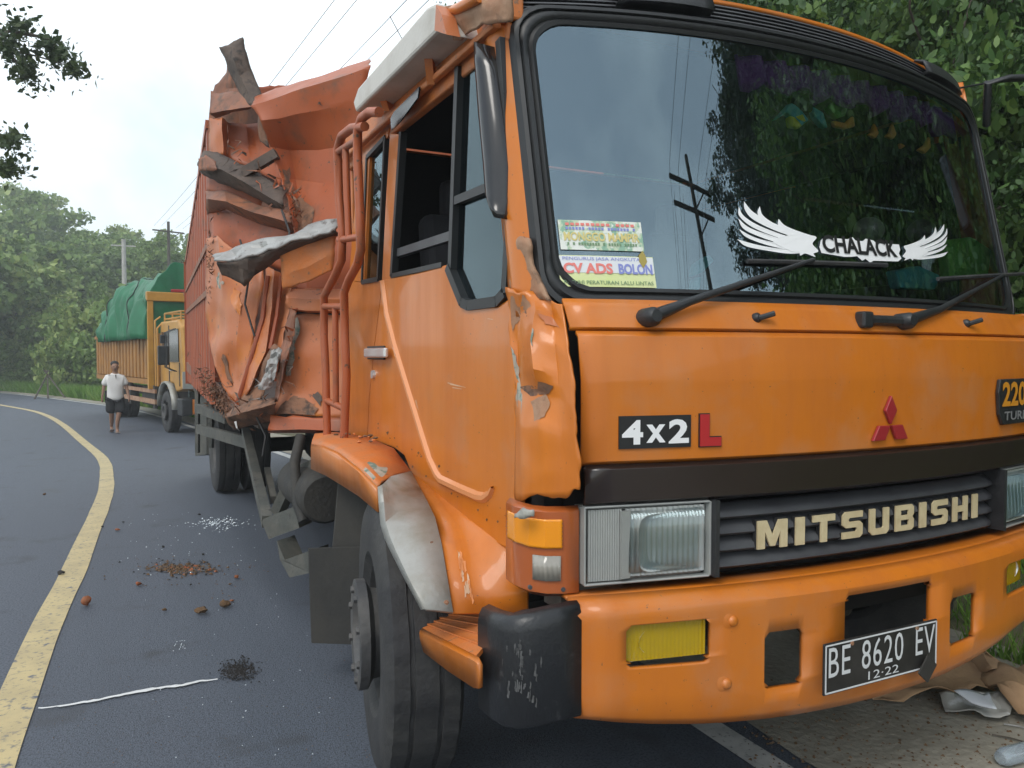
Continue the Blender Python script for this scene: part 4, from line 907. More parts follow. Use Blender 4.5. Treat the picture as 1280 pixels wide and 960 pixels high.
FE = [  # feathers of the near wing: upper edge, lower edge (zoom coordinates)
 ([(612, 30), (640, 62), (700, 95), (790, 128), (832, 140)], [(612, 30), (615, 55), (640, 85), (710, 120), (800, 150)]),
 ([(596, 47), (612, 75), (660, 105), (740, 135), (810, 155)], [(596, 47), (598, 75), (640, 110), (720, 142), (800, 165)]),
 ([(594, 82), (625, 108), (680, 130), (750, 152), (810, 165)], [(594, 82), (612, 115), (670, 142), (740, 163), (800, 172)]),
 ([(596, 115), (640, 138), (700, 155), (770, 168), (815, 172)], [(596, 115), (620, 140), (680, 163), (750, 178), (810, 182)]),
 ([(591, 146), (640, 160), (700, 172), (770, 178), (820, 180)], [(591, 146), (620, 168), (690, 182), (750, 190), (800, 188)]),
 ([(660, 45), (672, 75), (720, 105), (790, 128)], [(660, 45), (655, 70), (690, 105), (780, 140)]),
 ([(718, 84), (740, 105), (790, 125), (832, 138)], [(718, 84), (720, 105), (770, 132), (825, 148)])]
for a, c in FE: decal('wing_feather', curve(a) + curve(c)[::-1][1:-1])
decal('wing_feather', curve([(770, 128), (832, 138), (822, 160), (840, 182), (825, 190), (830, 200), (800, 190), (785, 196), (780, 186), (755, 182), (700, 150), (770, 128)])[:-1], off=.0056)
for a, c in FE:     # the far wing is the same wing, smaller and turned round
    g_ = lambda q: (1104 + (832 - q[0]) * .56, 160 + (q[1] - 140) * .72 + 8 + (832 - q[0]) * .05)
    decal('wing_feather', [g_(q) for q in curve(a)] + [g_(q) for q in curve(c)[::-1][1:-1]])
decal('wing_feather', [g_(q) for q in curve([(770, 128), (832, 138), (822, 160), (840, 182), (825, 190), (830, 200), (800, 190), (785, 196), (780, 186), (755, 182), (700, 150), (770, 128)])[:-1]], off=.0056)
decal('name_outline', [(848, 150), (858, 140), (930, 146), (946, 140), (955, 150), (978, 152), (986, 144), (1010, 150), (1018, 158), (1088, 162), (1092, 178), (1088, 190), (1096, 205), (1086, 214), (1010, 212), (1000, 218), (985, 206), (975, 212), (960, 198), (938, 200), (920, 200), (850, 188), (844, 170)])
a, c = hit(680 + 856 / 2.4615, 240 + 186 / 2.4615, yW), hit(680 + 1084 / 2.4615, 240 + 202 / 2.4615, yW)
put_text('name_text', 'CHALACK', a.x, c.x, (a.z + c.z) / 2, (a.z + c.z) / 2 + .062, yW, 'black_text', W, .0075, .035, tilt=(c.z - a.z) / (c.x - a.x))
decal('dry_leaf', [(298, 182), (306, 196), (312, 215), (300, 236), (288, 215), (286, 196)], 'leaf_dry', .009)
# ---------------- inside the cab
MB().grid([[Vector((x_, y_, z_)) for x_ in (1.2, 1.8, 2.4, 3.0, 3.37)] for y_, z_ in ((2.02, 1.72), (2.1, 1.775), (2.4, 1.76), (2.46, 1.70), (2.5, 1.4))]).build('dashboard', 'dash', T, smooth=40, solid=.02)
for xs_ in (1.55, 2.85):
    S_ = MB().box((xs_, 3.25, 1.5), (.55, .55, .16)).build('seat', 'cloth_seat', T, bevel=.04)
    MB().box((xs_, 3.52, 1.9), (.52, .14, .75), Matrix.Rotation(R(-8), 3, 'X')).build('seat_back', 'cloth_seat', S_, bevel=.04); MB().box((xs_, 3.58, 2.36), (.3, .1, .18)).build('headrest', 'cloth_seat', S_, bevel=.03)
sw = [Vector((1.62 + .23 * math.cos(a), 2.62 - .1 * math.sin(a), 1.83 + .21 * math.sin(a))) for a in [2 * math.pi * k / 28 for k in range(29)]]
SW = MB().tube(sw, .016, 7).build('steering_wheel', 'black_plastic', T, smooth=60); MB().tube([(1.62, 2.62, 1.83), (1.62, 2.5, 1.55)], .03, 8).tube([sw[0], sw[14]], .014, 6).build('steering_column', 'black_plastic', SW)
rows = []
for j, z_ in enumerate((2.66, 2.63, 2.58, 2.55)): rows.append([Vector((1.95 + 1.38 * i / 60, yW(1.95 + 1.38 * i / 60, z_) + .06 + .02 * math.sin(i * 1.3), z_ - (.02 * math.sin(i * .9) if j == 3 else 0))) for i in range(61)])
MB().grid(rows).build('fringe_curtain', 'purple', T, smooth=60, solid=.012)
def ins(px, py, dy=.1): p = hit(px, py, yW); r_ = ray(px, py); return Vector((p.x + r_[0] / r_[1] * dy, p.y + dy, p.z + r_[2] / r_[1] * dy))
def toy(name, pts, m, th=.03):
    q = [ins(*p) for p in pts]; return MB().prism(q, (0, th, 0)).build(name, m, T, bevel=.008)
toy('hanging_ribbon', [(970, 150), (990, 128), (1000, 134), (1012, 150), (1002, 158), (985, 140)], 'teal')
toy('hanging_ribbon', [(1016, 132), (1030, 140), (1036, 160), (1030, 158), (1020, 146)], 'teal')
toy('hanging_cushion', [(996, 120), (1012, 116), (1020, 126), (1016, 140), (1000, 140), (992, 130)], 'dash')
toy('hanging_cushion', [(1036, 134), (1046, 126), (1058, 118), (1063, 128), (1058, 144), (1048, 148)], 'green_toy')
toy('hanging_cushion', [(988, 145), (1004, 140), (1010, 152), (1000, 160), (990, 158)], 'yellow_toy')
for pts in ([(1042, 150), (1058, 153), (1068, 144), (1070, 158), (1058, 161), (1044, 158)], [(1094, 153), (1100, 166), (1096, 173), (1086, 168), (1092, 164)], [(1117, 153), (1122, 168), (1118, 174), (1108, 170), (1114, 164)], [(1163, 170), (1165, 184), (1158, 192), (1148, 187), (1158, 180)], [(1126, 178), (1134, 182), (1128, 186)]): toy('hanging_boot', pts, 'orange_toy', .02)
for pts in ([(870, 330), (888, 318), (894, 326), (880, 340), (866, 346)], [(868, 350), (878, 345), (876, 362), (866, 366)]): toy('dash_cloth', pts, 'teal', .03)
toy('dash_cloth', [(1180, 300), (1215, 296), (1240, 312), (1236, 345), (1190, 350), (1186, 325)], 'green_toy', .05); toy('dash_cloth', [(1120, 338), (1150, 332), (1176, 344), (1170, 362), (1126, 360)], 'teal', .05)
for px, py in ((1086, 288), (1152, 290)):
    p = ins(px, py, .5); MB().ball(p, (.075, .06, .06), 14, 9).build('helmet', 'lamp_body', T, smooth=80)
# ---------------- wing mirror arm and aerial on the far side
p0 = Vector((3.44, 2.2, 2.62)); q = [p0, onY(1235, 103, 2.1), onY(1262, 98, 2.05), onY(1310, 96, 2.0), onY(1345, 120, 2.0)]
MA = MB().tube(q, .016, 8).build('mirror_arm', 'black_plastic', T, smooth=60); MB().box(onY(1352, 190, 2.0), (.2, .08, .4)).build('mirror', 'black_plastic', MA, bevel=.02)
MB().tube([(3.38, 2.3, 2.80), onY(1290, 93, 2.3), onY(1500, 90, 2.3)], .005, 5).build('aerial', 'black_plastic', T)
# ---------------- wheels
def tyre_prof(w, r):
    h = w / 2
    return [(-h * .72, r * .53), (-h * .95, r * .6), (-h, r * .78), (-h * .95, r * .92), (-h * .84, r * .985), (-h * .8, r), (-h * .42, r), (-h * .40, r * .975), (-h * .30, r * .975), (-h * .28, r), (h * .28, r), (h * .30, r * .975), (h * .40, r * .975), (h * .42, r), (h * .8, r), (h * .84, r * .985), (h * .95, r * .92), (h, r * .78), (h * .95, r * .6), (h * .72, r * .53)]
def wheel(parent, c, ax, r=.52, w=.28, front=True, name='wheel', n=128, simple=False):
    c = Vector(c); ax = Vector(ax).normalized(); h = w / 2
    def fn(k, j, rr):
        if n > 60 and j in (4, 5, 14, 15) and k % 3 == 0: return rr * .982
        if n > 60 and j in (6, 9, 10, 13) : return rr * (1 - .012 * (k % 8 < 4))
        return rr
    Wh = MB().lathe(tyre_prof(w, r), c, ax, n, fn).build(name, 'rubber', parent, smooth=28)
    if front: dp = [(h * .72, r * .53), (h * .78, r * .5), (h * .45, r * .47), (h * .3, r * .4), (h * .75, r * .27), (h * .95, r * .24), (h * 1.0, 0)]
    else: dp = [(h * .72, r * .53), (h * .78, r * .5), (h * .2, r * .46), (-h * .3, r * .36), (-h * .4, r * .24), (h * .2, r * .2), (h * .3, 0)]
    MB().lathe(dp, c, ax, 36).build('rim', 'rim', Wh, smooth=40)
    if simple: return Wh
    if front:
        MB().lathe([(h * .5, r * .31), (h * .95, r * .33), (h * 1.1, r * .40), (h * 1.35, r * .40), (h * 1.38, r * .37), (h * 1.35, r * .28), (h * 1.0, r * .2), (h * 1.0, 0)], c, ax, 48).build('hub_ring', 'rim', Wh, smooth=30)
        u = ax.cross(Vector((0, 0, 1))).normalized(); v = ax.cross(u)
        for k in range(8):
            t = 2 * math.pi * k / 8; p = c + ax * h * .52 + (u * math.cos(t) + v * math.sin(t)) * r * .425
            MB().lathe([(0, .045), (.004, .045), (.005, .03), (-.01, .028), (-.01, 0)], p, ax, 10).build('vent_hole', 'dark', Wh)
            p = c + ax * h * 1.36 + (u * math.cos(t + .4) + v * math.sin(t + .4)) * r * .325
            MB().lathe([(0, .016), (.012, .014), (.014, 0)], p, ax, 6).build('wheel_nut', 'rim', Wh)
    return Wh
st = R(10)
fwc = Vector((.85, 2.96, .52)); fa = Vector((-math.cos(st), math.sin(st), 0))
wheel(T, fwc - fa * .14, fa)
wheel(T, (mir(.905) - .14, 2.95, .52), (1, .17, 0))
for x_, a_ in ((1.09, -1), (1.41, -1), (mir(1.09) - .1, 1), (mir(1.41) - .1, 1)): wheel(T, (x_, 9.85, .52), (a_, 0, 0), front=False, n=48)
MB().tube([(1.0, 9.85, .52), (3.4, 9.85, .52)], .09, 10).ball((2.25, 9.85, .52), (.24, .24, .24), 14, 9).build('rear_axle', 'chassis', T, smooth=60)
MB().bar((1.1, 2.95, .5), (3.4, 2.95, .5), .1, .12).build('front_axle', 'chassis', T)
for x_ in (1.86, 2.62): MB().bx(x_, x_ + .08, 2.25, 12.0, .74, 1.0).build('frame_rail', 'chassis', T)
MB().bx(1.7, 2.8, 2.3, 3.7, .48, 1.15).build('engine', 'chassis', T, bevel=.05)
MB().bx(1.25, 3.3, 2.12, 4.2, 1.08, 1.12).bx(1.2, 3.36, 2.1, 2.14, .62, 1.1).build('underbody', 'dark', T)
MB().tube([(2.24, 4, .6), (2.24, 9.6, .55)], .06, 8).build('drive_shaft', 'chassis', T)
for y_ in (2.5, 5.5, 8, 11): MB().bx(1.86, 2.7, y_, y_ + .1, .8, .96).build('cross_member', 'chassis', T)
# ---------------- wing, step and splash panels on the near side
def X2(px, py, x): return onX(px, py, x)
OU = [(390, 556), (405, 558), (423, 566), (448, 585), (472, 609)]; IN = [(396, 541), (420, 541), (460, 548), (492, 562), (513, 590)]
XO, XI = .85, 1.085
rows = [[X2(a, c, XO) + Vector((.0, 0, 0)), X2(a, c, XO).lerp(X2(e, f_, XI), .12) + Vector((0, 0, .012)), X2(a, c, XO).lerp(X2(e, f_, XI), .5) + Vector((0, 0, .018)), X2(e, f_, XI)] for (a, c), (e, f_) in zip(OU, IN)]
WG = MB().grid(rows).build('wing', 'paint_dust', T, smooth=50, solid=.012)
LOW = [(390, 586), (408, 594), (428, 606), (450, 620), (474, 640)]
MB().grid([[X2(a, c, XO), X2(a, c + 4, XO - .008), X2(e, f_, XO)] for (a, c), (e, f_) in zip(OU, LOW)]).build('wing_lip', 'paint', WG, smooth=50, solid=.012)
OU2 = [(472, 609), (474, 630), (477, 656), (482, 673), (490, 690), (508, 725), (528, 762)]; IN2 = [(513, 590), (524, 610), (534, 628), (544, 648), (552, 680), (559, 722), (566, 766)]
XV = [1.085, 1.055, 1.025, 1.0, .97, .945, .93]
XP = .81; XV = [1.085, 1.04, 1.0, .97, .94, .915, .9]
rows = [[X2(a, c, XP), X2(a, c, XP - .012).lerp(X2(e, f_, xi), .1), X2(a, c, XP).lerp(X2(e, f_, xi), .5) + Vector((-.025, -.012, .01)), X2(e, f_, xi)] for (a, c), (e, f_), xi in zip(OU2, IN2, XV)]
MB().grid(rows).build('wing_patch', 'bare_metal', WG, smooth=45, solid=.01, label='riveted bare metal repair plate over the front wheel')
for px, py, xx_ in ((494, 684, .84), (540, 680, .935), (530, 754, .85), (558, 754, .91)): MB().ball(X2(px, py, xx_ - .02), .01, 8, 5).build('rivet', 'rust', WG)
stick('bare_patch', [(424, 566), (440, 568), (462, 578), (486, 584), (480, 598), (470, 606), (448, 586)], 'primer', WG, .014, 5)
stick('bare_patch', [(470, 606), (482, 590), (500, 588), (508, 594), (488, 604), (476, 612)], 'bare_metal', WG, .014, 4)
q1 = [(513, 592, 1.1), (540, 640, 1.03), (552, 680, .945), (559, 722, .92), (566, 767, .905)]; q2 = [(560, 620, 1.12), (600, 668, 1.09), (604, 700, 1.06), (608, 735, 1.04), (612, 767, 1.03)]; q3 = [(640, 640, 1.13), (655, 690, 1.125), (660, 712, 1.125), (660, 740, 1.125), (660, 765, 1.125)]
MB().grid([[X2(*a), X2(*a).lerp(X2(*c), .5), X2(*c), X2(*e)] for a, c, e in zip(q1, q2, q3)]).build('splash_panel', 'paint', T, smooth=50, solid=.012)
SPL = D.objects['splash_panel']
for k in range(16):
    t_ = random.random(); px = 572 + 14 * t_ + random.uniform(-4, 4); py = 682 + 62 * t_; stick('scuff', [(px, py), (px + 2.2, py + 2), (px + 4, py + 14), (px + 1.5, py + 16)], random.choice(['scratch', 'ridge_sheen_scuff']), SPL, .009, 1.5, n=1)
for a, c in (((560, 478), (578, 483)), ((563, 480), (582, 484)), ((566, 484), (577, 486)), ((610, 398), (616, 399)), ((520, 500), (523, 512))): stick('scratch', [a, c, (c[0], c[1] + .7), (a[0] - 1, a[1] + .6)], 'scratch', DOOR, .003, .4, n=1)
for k in range(40):
    px = random.uniform(470, 640); py = 560 + (px - 470) * .7 + random.uniform(-34, -6) ; r_ = random.uniform(.5, 1.6); stick('mud_fleck', [(px - r_, py), (px, py - r_), (px + r_, py), (px, py + r_ * 1.6)], random.choice(['rust', 'clod']), DOOR, .003, .5, n=1)

b = MB(); SO = .89; q = [X2(527, 786, SO), X2(596, 822, SO), X2(640, 768, 1.12), X2(560, 766, 1.0)]
MB().grid([[q[0].lerp(q[1], t), q[0].lerp(q[1], t).lerp(q[3].lerp(q[2], t), .5), q[3].lerp(q[2], t)] for t in (0, .25, .5, .75, 1)]).build('step', 'paint_dust', T, solid=.012)
for t in (.2, .4, .6, .8): MB().bar(q[0].lerp(q[3], t) + Vector((0, 0, .008)), q[1].lerp(q[2], t) + Vector((0, 0, .008)), .014, .004).build('step_rib', 'paint_dust', T)
MB().grid([[X2(527, 786, SO), X2(562, 804, SO), X2(596, 822, SO), X2(600, 824, SO)], [X2(526, 792, SO - .012), X2(562, 810, SO - .012), X2(596, 828, SO - .012), X2(601, 831, SO - .01)], [X2(528, 812, SO), X2(562, 838, SO), X2(594, 859, SO), X2(601, 860, SO)]]).build('step_lip', 'paint', T, smooth=50, solid=.012)
# rubble lying on the wing
for k in range(26):
    px, py = random.uniform(412, 470), random.uniform(545, 556); p = X2(px, py, random.uniform(.95, 1.03)) + Vector((0, 0, .012)); MB().ball(p, (random.uniform(.005, .014), random.uniform(.006, .016), .005), 6, 4).build('grit', random.choice(['rust', 'clod', 'paint_dust']), WG)
# ---------------- guard rails behind the door
GX = .97
def gp(l, x=GX): return [onX(px, py, x) for px, py in l]
GA = MB().tube(gp([(474, 140), (462, 140), (452, 148), (447, 165), (447, 200), (450, 270), (451, 312), (447, 330), (436, 350), (430, 366), (431, 420), (433, 470), (430, 548)]), .021, 10).build('guard_rail', 'bed_paint', T, smooth=60)
MB().tube(gp([(456, 158), (440, 160), (427, 170), (422, 186), (424, 250), (428, 290), (427, 325), (418, 346), (405, 370), (405, 420), (407, 460), (409, 546)]), .021, 10).build('rail_tube', 'bed_paint', GA, smooth=60)
for a, c in (((424, 300), (450, 296)), ((404, 383), (431, 383)), ((409, 501), (431, 511)), ((422, 190), (447, 175))): MB().tube(gp([a, c]), .017, 8).build('rail_rung', 'bed_paint', GA, smooth=60)
MB().tube(gp([(419, 384), (420, 505)]), .017, 8).build('rail_tube', 'bed_paint', GA, smooth=60); MB().tube(gp([(432, 186), (436, 300)]), .017, 8).build('rail_tube', 'bed_paint', GA, smooth=60)
# ---------------- pale roof fairing torn half off, with its brackets
fo = [onX(px, py, .98) for px, py in [(444, 140), (441, 128), (447, 110), (533, 9), (543, 4), (552, 18), (558, 43), (545, 40)]]
RF = MB().prism(fo, (.14, 0, 0)).build('roof_fairing', 'white_dirty', T, bevel=.012)
MB().prism([onX(px, py, .975) for px, py in [(545, 6), (552, 18), (558, 43), (543, 38)]], (.05, 0, 0)).build('fairing_end', 'bed_pale', RF)
for a, c in (((536, 66), (540, 104)), ((480, 118), (486, 136))): MB().bar(onX(*a, 1.05), onX(*c, 1.08), .03, .05).build('fairing_bracket', 'paint_dust', T)
sheet('bent_rail', [[(558, 20, 2.75), (590, 8, 2.6), (640, -6, 2.4)], [(566, 36, 2.72), (600, 20, 2.55), (642, 8, 2.38)], [(570, 58, 2.75), (606, 40, 2.56), (640, 34, 2.4)]], 'rust_light', T, n=5, amp=.02, ns=7)
MB().tube([onX(554, 18, 1.05), onX(575, 10, 1.02), onX(600, -4, 1.03)], .018, 8).build('roof_tube', 'paint', T, smooth=60)
# ---------------- tank, brackets, flaps below the cab
MB().lathe([(0, 0), (0, .12), (.02, .135), (.7, .135), (.72, .12), (.72, 0)], atD(408, 624, 4.2), (0, 1, 0), 24).build('air_tank', 'chassis', T, smooth=40)
MB().tube([atD(376, 545, 4.5), atD(368, 580, 4.4), atD(372, 630, 4.3), atD(380, 652, 4.25)], .03, 8).build('hose', 'chassis', T, smooth=60)
MB().tube([atD(388, 596, 4.3), atD(378, 640, 4.3)], .02, 8).build('hose', 'chassis', T, smooth=60)
MB().prism([atD(338, 638, 4.75), atD(360, 588, 4.65), atD(394, 572, 4.4), atD(394, 584, 4.4), atD(366, 602, 4.65), atD(345, 648, 4.75)], (.05, .02, 0)).build('bracket_arm', 'chassis_green', T)
MB().prism([atD(326, 650, 4.75), atD(368, 633, 4.55), atD(374, 660, 4.5), atD(336, 674, 4.7)], (.1, .12, 0)).build('guard_bracket', 'chassis_green', T)
MB().prism([atD(346, 676, 4.5), atD(356, 700, 4.4), atD(388, 688, 4.2), atD(388, 716, 4.2), atD(362, 722, 4.35), atD(350, 700, 4.45)], (.12, .1, 0)).build('guard_bracket', 'chassis_green', T)
MB().bar(atD(307, 540, 6.4), atD(334, 652, 4.75), .06, .075).build('side_guard', 'chassis_green', T)
MB().bar(atD(334, 588, 5.6), atD(342, 625, 5.1), .04, .05).build('side_guard', 'chassis_green', T)
MB().bar(atD(246, 510, 8.8), atD(284, 524, 7.6), .05, .09).build('side_guard', 'chassis_green', T)
MB().bar(atD(248, 536, 8.8), atD(310, 553, 6.6), .05, .1).build('side_guard', 'chassis_green', T)
for qa, qb, qd in (((247, 480), (247, 566), 10.2), ((264, 500), (264, 560), 9.)): MB().bar(atD(*qa, qd), atD(*qb, qd), .04, .07).build('guard_post', 'chassis_green', T)
MB().prism([atD(386, 686, 3.85), atD(450, 684, 3.6), atD(450, 806, 3.6), atD(390, 804, 3.85)], (.0, .02, 0)).build('mud_flap', 'mudflap', T)
MB().prism([atD(424, 598, 3.75), atD(476, 640, 3.55), atD(476, 720, 3.55), atD(416, 690, 3.75)], (.0, .02, 0)).build('mud_flap', 'mudflap', T)
MB().prism([atD(243, 480, 10.8), atD(258, 480, 10.6), atD(258, 568, 10.6), atD(244, 570, 10.8)], (.5, 0, 0)).build('mud_flap', 'chassis_green', T)

# ---------------- cargo bed: sound rear part, then the crumpled front
O_ = Vector((.47, 4.0, 0)); ey = Vector((.0437, 1, 0)).normalized(); ex = Vector((ey.y, -ey.x, 0))
def Bp(a, l, z): return O_ + ex * a + ey * l + Vector((0, 0, z))
def onB(px, py, off=0.):
    r = ray(px, py); n_ = np.array(ex); p0 = np.array(O_ + ex * off); t_ = ((p0 - _C) @ n_) / (r @ n_); return Vector(_C + r * t_)
b = MB(); b.add([Bp(a, l, z) for z in (1.1, 1.22) for a, l in ((.3, 1.6), (2.5, .75), (2.5, 8.25), (.1, 8.25))], [(0, 1, 2, 3), (7, 6, 5, 4), (0, 4, 5, 1), (1, 5, 6, 2), (2, 6, 7, 3), (3, 7, 4, 0)])
BED = b.build('cargo_bed', 'rust_dark', T)
def wall_top(l): return 3.3 - .06 * max(0, l - 2)
rows = []; ls = []
l = 2.2
while l < 8.25:
    for d_, o in ((0, 0), (.03, .05), (.17, .05), (.2, 0)): ls.append((l + d_, o))
    l += .42
for f_ in (0, .25, .5, .75, 1): rows.append([Bp(.06 - o * .6, l, 1.24 + (wall_top(l) - 1.24) * f_) for l, o in ls])
MB().grid(rows).build('side_wall', 'bed_red', BED, solid=.012)
MB().bar(Bp(.04, 2.2, 3.3), Bp(.04, 8.25, wall_top(8.25) + .02), .05, .06).build('top_rail', 'bed_paint', BED)
MB().add([Bp(2.5, l, z) for l, z in ((.75, 1.2), (8.25, 1.2), (8.25, 3.1), (.75, 3.3))], [(0, 1, 2, 3)]).build('side_wall', 'bed_red', BED, solid=.04)
MB().add([Bp(a, 8.25, z) for a, z in ((0, 1.2), (2.5, 1.2), (2.5, 2.95), (0, 2.95))], [(0, 1, 2, 3)]).build('tailgate', 'bed_red', BED, solid=.05)
MB().add([Vector((x_, 4.62, z)) for x_, z in ((1.3, 1.2), (3.0, 1.2), (3.0, 3.2), (1.3, 3.2))], [(0, 1, 2, 3)]).build('front_wall', 'bed_paint', BED, solid=.04)
for a, c in (((263, 298), (230, 368)), ((263, 362), (232, 391))): MB().bar(onB(*a, .02), onB(*c, .02), .012, .05).build('wall_rail', 'bed_brown', BED)
MB().bar(atD(236, 458, 10.9), atD(262, 482, 7.6), .06, .12).bar(atD(262, 482, 7.6), atD(304, 520, 5.1), .06, .12).build('floor_rail', 'bed_brown', BED)
def S(name, rows, m, **k): return sheet(name, rows, m, BED, **{**dict(n=6, amp=.02, ns=3.2, solid=.004, smooth=16), **k})
FS = S('bent_front_sheet', [[(320, 122, 5.25), (345, 113, 5.2), (400, 98, 5.05), (466, 76, 4.9)], [(318, 133, 4.95), (345, 125, 4.9), (400, 108, 4.8), (464, 88, 4.65)], [(328, 152, 4.93), (350, 150, 4.92), (400, 140, 4.84), (458, 125, 4.7)],
   [(340, 185, 5.05), (365, 190, 5.12), (400, 190, 5.0), (456, 180, 4.78)], [(352, 222, 5.02), (372, 226, 5.12), (402, 230, 4.98), (452, 230, 4.74)], [(362, 256, 4.9), (376, 262, 5.0), (402, 266, 4.88), (450, 266, 4.66)],
   [(370, 290, 4.82), (382, 300, 4.88), (406, 302, 4.76), (450, 302, 4.6)], [(372, 330, 4.8), (386, 336, 4.82), (406, 340, 4.72), (450, 345, 4.58)], [(372, 365, 4.78), (386, 366, 4.78), (406, 368, 4.7), (446, 370, 4.58)]], 'bed_paint', n=7, smooth=16, amp=.01, ns=2.2)
S('bent_post', [[(275, 60, 5.4), (290, 56, 5.33), (305, 50, 5.36)], [(283, 74, 5.4), (295, 76, 5.3), (308, 64, 5.36)], [(290, 95, 5.4), (302, 97, 5.3), (316, 88, 5.36)], [(300, 115, 5.35), (312, 118, 5.26), (328, 115, 5.3)], [(306, 132, 5.3), (318, 134, 5.2), (331, 126, 5.25)]], 'rust_dark', n=4, amp=.01, solid=.006)
S('bent_post', [[(286, 72, 5.45), (288, 74, 5.42), (292, 76, 5.38)], [(285, 92, 5.5), (290, 98, 5.44), (298, 104, 5.4)], [(272, 108, 5.55), (284, 112, 5.5), (302, 112, 5.42)], [(265, 128, 5.6), (282, 126, 5.5), (304, 120, 5.4)]], 'bed_brown', n=4, amp=.01, solid=.006)
S('torn_sheet', [[(268, 120, 5.5), (296, 118, 5.4), (326, 120, 5.3)], [(266, 146, 5.42), (294, 142, 5.3), (322, 134, 5.22)], [(270, 150, 5.6), (294, 143, 5.55), (318, 140, 5.5)]], 'bed_brown')
S('torn_sheet', [[(265, 152, 5.5), (283, 154, 5.35), (287, 156, 5.5)], [(266, 175, 5.5), (283, 176, 5.35), (288, 178, 5.5)], [(268, 196, 5.48), (283, 197, 5.35), (290, 200, 5.45)]], 'bed_pale')
S('torn_sheet', [[(286, 156, 5.5), (310, 158, 5.6), (348, 160, 5.45)], [(288, 180, 5.48), (315, 185, 5.55), (350, 195, 5.35)], [(290, 202, 5.42), (320, 212, 5.4), (356, 235, 5.2)]], 'bed_paint')
S('torn_sheet', [[(326, 138, 5.1), (334, 148, 5.0)], [(327, 165, 5.12), (338, 172, 5.05)], [(330, 182, 5.15), (341, 190, 5.08)]], 'rust')
S('inner_sheet', [[(266, 116, 5.75), (300, 126, 5.7), (330, 122, 5.6), (345, 122, 5.6)], [(262, 170, 5.75), (300, 170, 5.75), (340, 170, 5.6), (362, 180, 5.5)], [(262, 230, 5.7), (300, 235, 5.6), (345, 240, 5.45), (372, 245, 5.35)], [(264, 300, 5.65), (300, 305, 5.5), (345, 310, 5.35), (376, 320, 5.2)], [(266, 420, 5.6), (300, 425, 5.4), (340, 430, 5.15), (376, 430, 5.0)]], 'bed_brown', amp=.01, tear=0)
S('crushed_beam', [[(250, 206, 5.4), (258, 191, 5.32), (274, 192, 5.28), (302, 206, 5.16), (332, 223, 5.06), (362, 240, 4.98)], [(251, 211, 5.3), (262, 210, 5.16), (280, 214, 5.08), (306, 228, 4.98), (332, 244, 4.92), (358, 260, 4.84)], [(254, 217, 5.36), (266, 224, 5.26), (286, 233, 5.16), (312, 243, 5.06), (338, 257, 5.0), (358, 270, 4.95)]], 'rust_dark', n=4, amp=.012, solid=.006)
S('crushed_beam', [[(251, 200, 5.2), (260, 194, 5.14), (274, 204, 5.1)], [(252, 214, 5.2), (264, 216, 5.1), (276, 216, 5.08)]], 'bed_brown', n=4, amp=.015)
MB().bar(atD(304, 217, 5.02), atD(346, 192, 5.0), .05, .06).build('strut', 'rust_dark', BED)
S('torn_sheet', [[(264, 214, 5.45), (290, 225, 5.3), (330, 246, 5.15)], [(264, 242, 5.42), (290, 244, 5.28), (330, 262, 5.1)]], 'bed_paint')
S('crushed_beam', [[(260, 240, 5.36), (285, 240, 5.2), (322, 256, 5.04), (366, 268, 4.86)], [(261, 250, 5.24), (285, 253, 5.04), (322, 268, 4.9), (368, 282, 4.78)], [(262, 270, 5.42), (285, 262, 5.22), (326, 280, 5.08), (370, 294, 4.92)]], 'bed_brown', amp=.012, solid=.006)
S('torn_sheet', [[(266, 262, 5.45), (300, 266, 5.25), (368, 284, 5.0)], [(266, 285, 5.42), (300, 288, 5.22), (368, 310, 4.98)], [(266, 308, 5.4), (300, 318, 5.25), (368, 345, 4.95)]], 'bed_paint')
BU1 = S('buckled_sheet', [[(262, 302, 5.34), (276, 298, 5.12), (302, 318, 4.97), (336, 336, 4.93)], [(262, 340, 5.34), (284, 345, 5.02), (306, 350, 4.97), (332, 372, 4.87)], [(262, 390, 5.34), (284, 396, 5.08), (304, 400, 4.88), (325, 410, 4.86)], [(264, 426, 5.28), (280, 440, 5.08), (300, 450, 4.9), (316, 450, 4.85)], [(284, 484, 5.05), (290, 486, 5.0), (298, 488, 4.9), (306, 486, 4.84)], [(292, 500, 5.0), (295, 502, 4.95), (298, 502, 4.9), (301, 502, 4.84)]], 'bed_pale', n=7, amp=.022, ns=3.4)
S('buckled_sheet', [[(334, 334, 4.88), (345, 340, 4.74), (357, 344, 4.82), (368, 350, 4.72)], [(330, 385, 4.85), (341, 388, 4.7), (349, 390, 4.8), (364, 392, 4.7)], [(316, 440, 4.83), (334, 440, 4.68), (340, 440, 4.78), (356, 430, 4.68)], [(299, 500, 4.82), (312, 492, 4.68), (322, 480, 4.76), (342, 470, 4.68)]], 'bed_pale', n=6, amp=.012, ns=5)
MB().tube([atD(335, 345, 4.78), atD(328, 400, 4.76), atD(312, 455, 4.74), atD(296, 505, 4.74)], .016, 6).tube([atD(352, 345, 4.7), atD(346, 395, 4.69), atD(338, 436, 4.66)], .013, 6).build('fold_edge', 'bed_red', BED, smooth=60)
S('buckled_sheet', [[(300, 506, 4.76), (322, 478, 4.74), (346, 430, 4.68), (354, 436, 4.66)], [(312, 512, 4.68), (332, 494, 4.66), (344, 470, 4.6), (352, 446, 4.6)]], 'rust', amp=.02)
S('torn_foil', [[(344, 440, 4.58), (352, 437, 4.57), (357, 440, 4.56)], [(338, 466, 4.58), (346, 464, 4.56), (352, 462, 4.57)], [(333, 488, 4.58), (339, 488, 4.56), (346, 484, 4.57)]], 'grey_sheet', amp=.03, ns=16)
